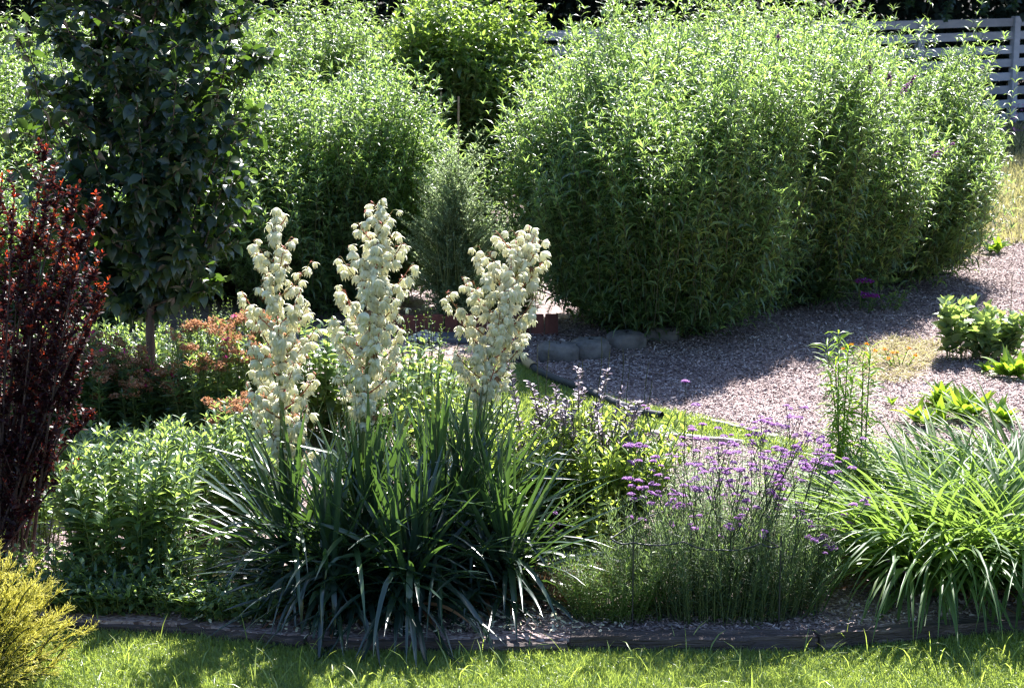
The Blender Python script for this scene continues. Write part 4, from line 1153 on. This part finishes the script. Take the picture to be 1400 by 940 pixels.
rosette('strappy half dry tuft in the tip of the hedge shadow', at(1308, 358), 44, .4, .007, 349, mat='drygrass', name='strappy_tuft', group=None, prof=PROF_STRAP, el=R(50), nc=3)
clump('milkweed_plant', 'pale leafy milkweed standing on the mulch beyond the daylilies', 'plant', at(1310, 492), .12, .1, 14, .48, .1, 351, 'milk', .11, .036, 9, whorl=2, prof=PROF_OVAL, el=R(35), bend=R(40), group='milkweed plants', hj=.3, tipscale=.7)
clump('milkweed_plant', 'leafy milkweed at the picture edge beside the pale one', 'plant', at(1358, 492), .17, .12, 20, .36, .1, 352, 'milk', .11, .036, 8, whorl=2, prof=PROF_OVAL, el=R(35), bend=R(40), group='milkweed plants', hj=.3, tipscale=.7)
mb = MB(); tubes(mb, np.linspace(at(1380, 488), atY(1384, 375, at(1380, 488)[1]), 6)[None], .003, 5); mb.build('thin_stake', 'cane', label='thin bare stalk standing beside the milkweed', cat='stake')
def marigold(label, c, n, seed, h=.14):
    t, b, m, tip, rg = clump('marigold_plant', label, 'flowers', c, .08, .05, n, h, .06, seed, 'weed', .04, .006, 6, group='orange and yellow marigolds')
    heads(t, rg, tip, .015, 30, 'orange', 'flowers', .01, .55)
marigold('yellow and orange marigolds on the straw coloured patch of mulch', at(1230, 503), 7, 361)
marigold('orange marigold beside the top of the willow leaved stem', at(1167, 500), 3, 362, .17)
blades('straw_mulch', [tuple(at(a, b)[:2]) for a, b in [(1170, 490), (1220, 462), (1290, 470), (1270, 500), (1240, 525), (1190, 525)]], 2600, .1, .003, 363, 'drygrass', .015, el=R(5), bend=R(5), zval=(.6, 1), lab='pale straw scattered round the marigolds')
# low sprigs under hedge
clump('leafy_sucker', 'small leafy shoots at the foot of the hedge near the magenta flowers', 'plant', at(1195, 425), .25, .15, 16, .2, .1, 371, 'budd', .07, .01, 6)

# ================================================================== edging, stones, pipe
rg = np.random.default_rng(400)
def beam(name, label, a, b, w, h, z0, mat, cat, group, seed, sag=.006, parent=None, nseg=22):
    rgb_ = np.random.default_rng(seed)
    a = np.asarray(a, float)[:2]; b = np.asarray(b, float)[:2]
    d = b - a; L = np.linalg.norm(d); d = d / L; nn = np.array([-d[1], d[0]])
    ring = np.array([(-w / 2, 0), (-w / 2, h * .45), (-w / 2, h * .86), (-w * .4, h), (0, h * 1.02), (w * .4, h), (w / 2, h * .86), (w / 2, h * .45), (w / 2, 0)])
    k = nseg; V = []
    low = rgb_.normal(0, sag, (k, 9)); low = (low + np.roll(low, 1, 0) + np.roll(low, -1, 0)) / 2
    grain = rgb_.normal(0, sag * .9, 9)
    for i in range(k):
        u = i / (k - 1) * L
        for j, (y, z) in enumerate(ring):
            o = low[i, j] + grain[j]
            p = a + d * u + nn * (y + o * (1 if y > 0 else -1))
            V.append((p[0], p[1], z0 + z + (o if z > 0 else 0)))
    Q = [(i * 9 + j, i * 9 + j + 1, i * 9 + 10 + j, i * 9 + 9 + j) for i in range(k - 1) for j in range(8)]
    V += [(*a, z0 + h * .5), (*b, z0 + h * .5)]
    n0 = k * 9
    for j in range(0, 8, 2):
        Q.append((n0, j + 2, j + 1, j)); e = (k - 1) * 9
        Q.append((n0 + 1, e + j, e + j + 1, e + j + 2))
    mb = MB(); mb.add(V, Q, .5)
    ang = math.atan2(d[1], d[0])
    o = mb.build(name, mat, None, False, label=label, cat=cat, group=group)
    return o
TG = 'old timber edging between bed and lawn'
for (p, q, lab, s) in [((-60, 836), (255, 850), 'shaded timber edging under the green perennials', 401), ((248, 848), (420, 868), 'timber edging by the flattened old yucca leaves', 402),
                       ((425, 870), (775, 872), 'timber edging buried under the drooping yucca leaves', 403), ((780, 870), (1112, 869), 'long dark timber edging below the purple flowers', 404),
                       ((1117, 868), (1500, 838), 'split weathered timber edging below the daylilies', 405)]:
    beam('timber_edging', lab, at(*p), at(*q), .09, .095, -.085 if s > 403 else -.108, 'timber', 'edging', TG, s)
for (p, q, lab, s) in [((872, 592), (1015, 608), 'pale kerb along the near side of the lawn strip', 411), ((948, 571), (1062, 600), 'pale kerb along the mulch side of the lawn strip', 412)]:
    beam('pale_kerb', lab, at(*p), at(*q), .045, .03, -.005, 'pale', 'kerb', 'pale kerbs round the lawn strip', s, .003)
for i, (px, py, r, lab) in enumerate([(764, 492, (.14, .11, .07), 'squared grey stone beside the dark pipe'), (808, 488, (.13, .12, .075), 'grey stone in the middle of the row under the hedge'), (856, 476, (.13, .11, .07), 'dim grey stone deep under the hedge'),
                                      (905, 464, (.13, .1, .06), 'dim stone farthest into the hedge shade')]):
    p = at(px, py); mb = MB(); blob(mb, (p[0], p[1], r[2] * .75), r, np.random.default_rng(420 + i), 22, 15, .06, rz=rg.uniform(-.2, .3))
    mb.build('edging_stone', 'stone', label=lab, cat='stone', group='grey stones under the hedge')
pp = [at(x, y, .035) for x, y in [(700, 482), (716, 492), (735, 506), (760, 518), (800, 532), (840, 550), (875, 563), (905, 568)]]
t = thing('drain_pipe', 'dark pipe with a pale joint lying along the curved lawn strip', 'pipe', (pp[0][0], pp[0][1], 0))
mb = MB(); tubes(mb, np.array(pp)[None], .026, 12); mb.build('pipe_run', 'pipe', t)
d = pp[2] - pp[1]
mb = MB(); tubes(mb, np.linspace(pp[1] + d * .2, pp[1] + d * .75, 3)[None], .034, 12); mb.build('pipe_joint', 'brass', t)
# red paling edging at the brick path
for i, x in enumerate(range(522, 720, 16)):
    pass
t = thing('red_log_edging', 'low dark red edging of upright boards at the back of the brick path', 'edging', at(620, 462))
for i in range(13):
    p = at(520 + i * 19.5, 458)
    mb = MB(); box(mb, (p[0], p[1], .07), (.095, .035, .17 + .008 * math.sin(i * 2.3)), .01 * math.sin(i), .006)
    mb.build('upright_board', 'redwood', t, False)
p = at(628, 467); mb = MB(); box(mb, (p[0], p[1], .03), (.44, .24, .035), -.05, .006); mb.build('slate_slab', 'slate', smooth=False, label='blue grey slate slab between brick path and red edging', cat='slab')
mb = MB(); rg = np.random.default_rng(430); c = at(582, 468)
for q in disc(rg, (c[0], c[1], .02), .13, .12, 190):
    h_ = max(0, .07 - .5 * np.linalg.norm(q[:2] - c[:2]) * .9)
    blob(mb, (q[0], q[1], .015 + h_), rg.uniform(.007, .014, 3), rg, 6, 5, .1, rg.uniform(0, 1))
mb.build('pale_pebbles', 'pebble', label='small heap of pale pebbles beside the slate slab', cat='pebbles', kind='stuff')
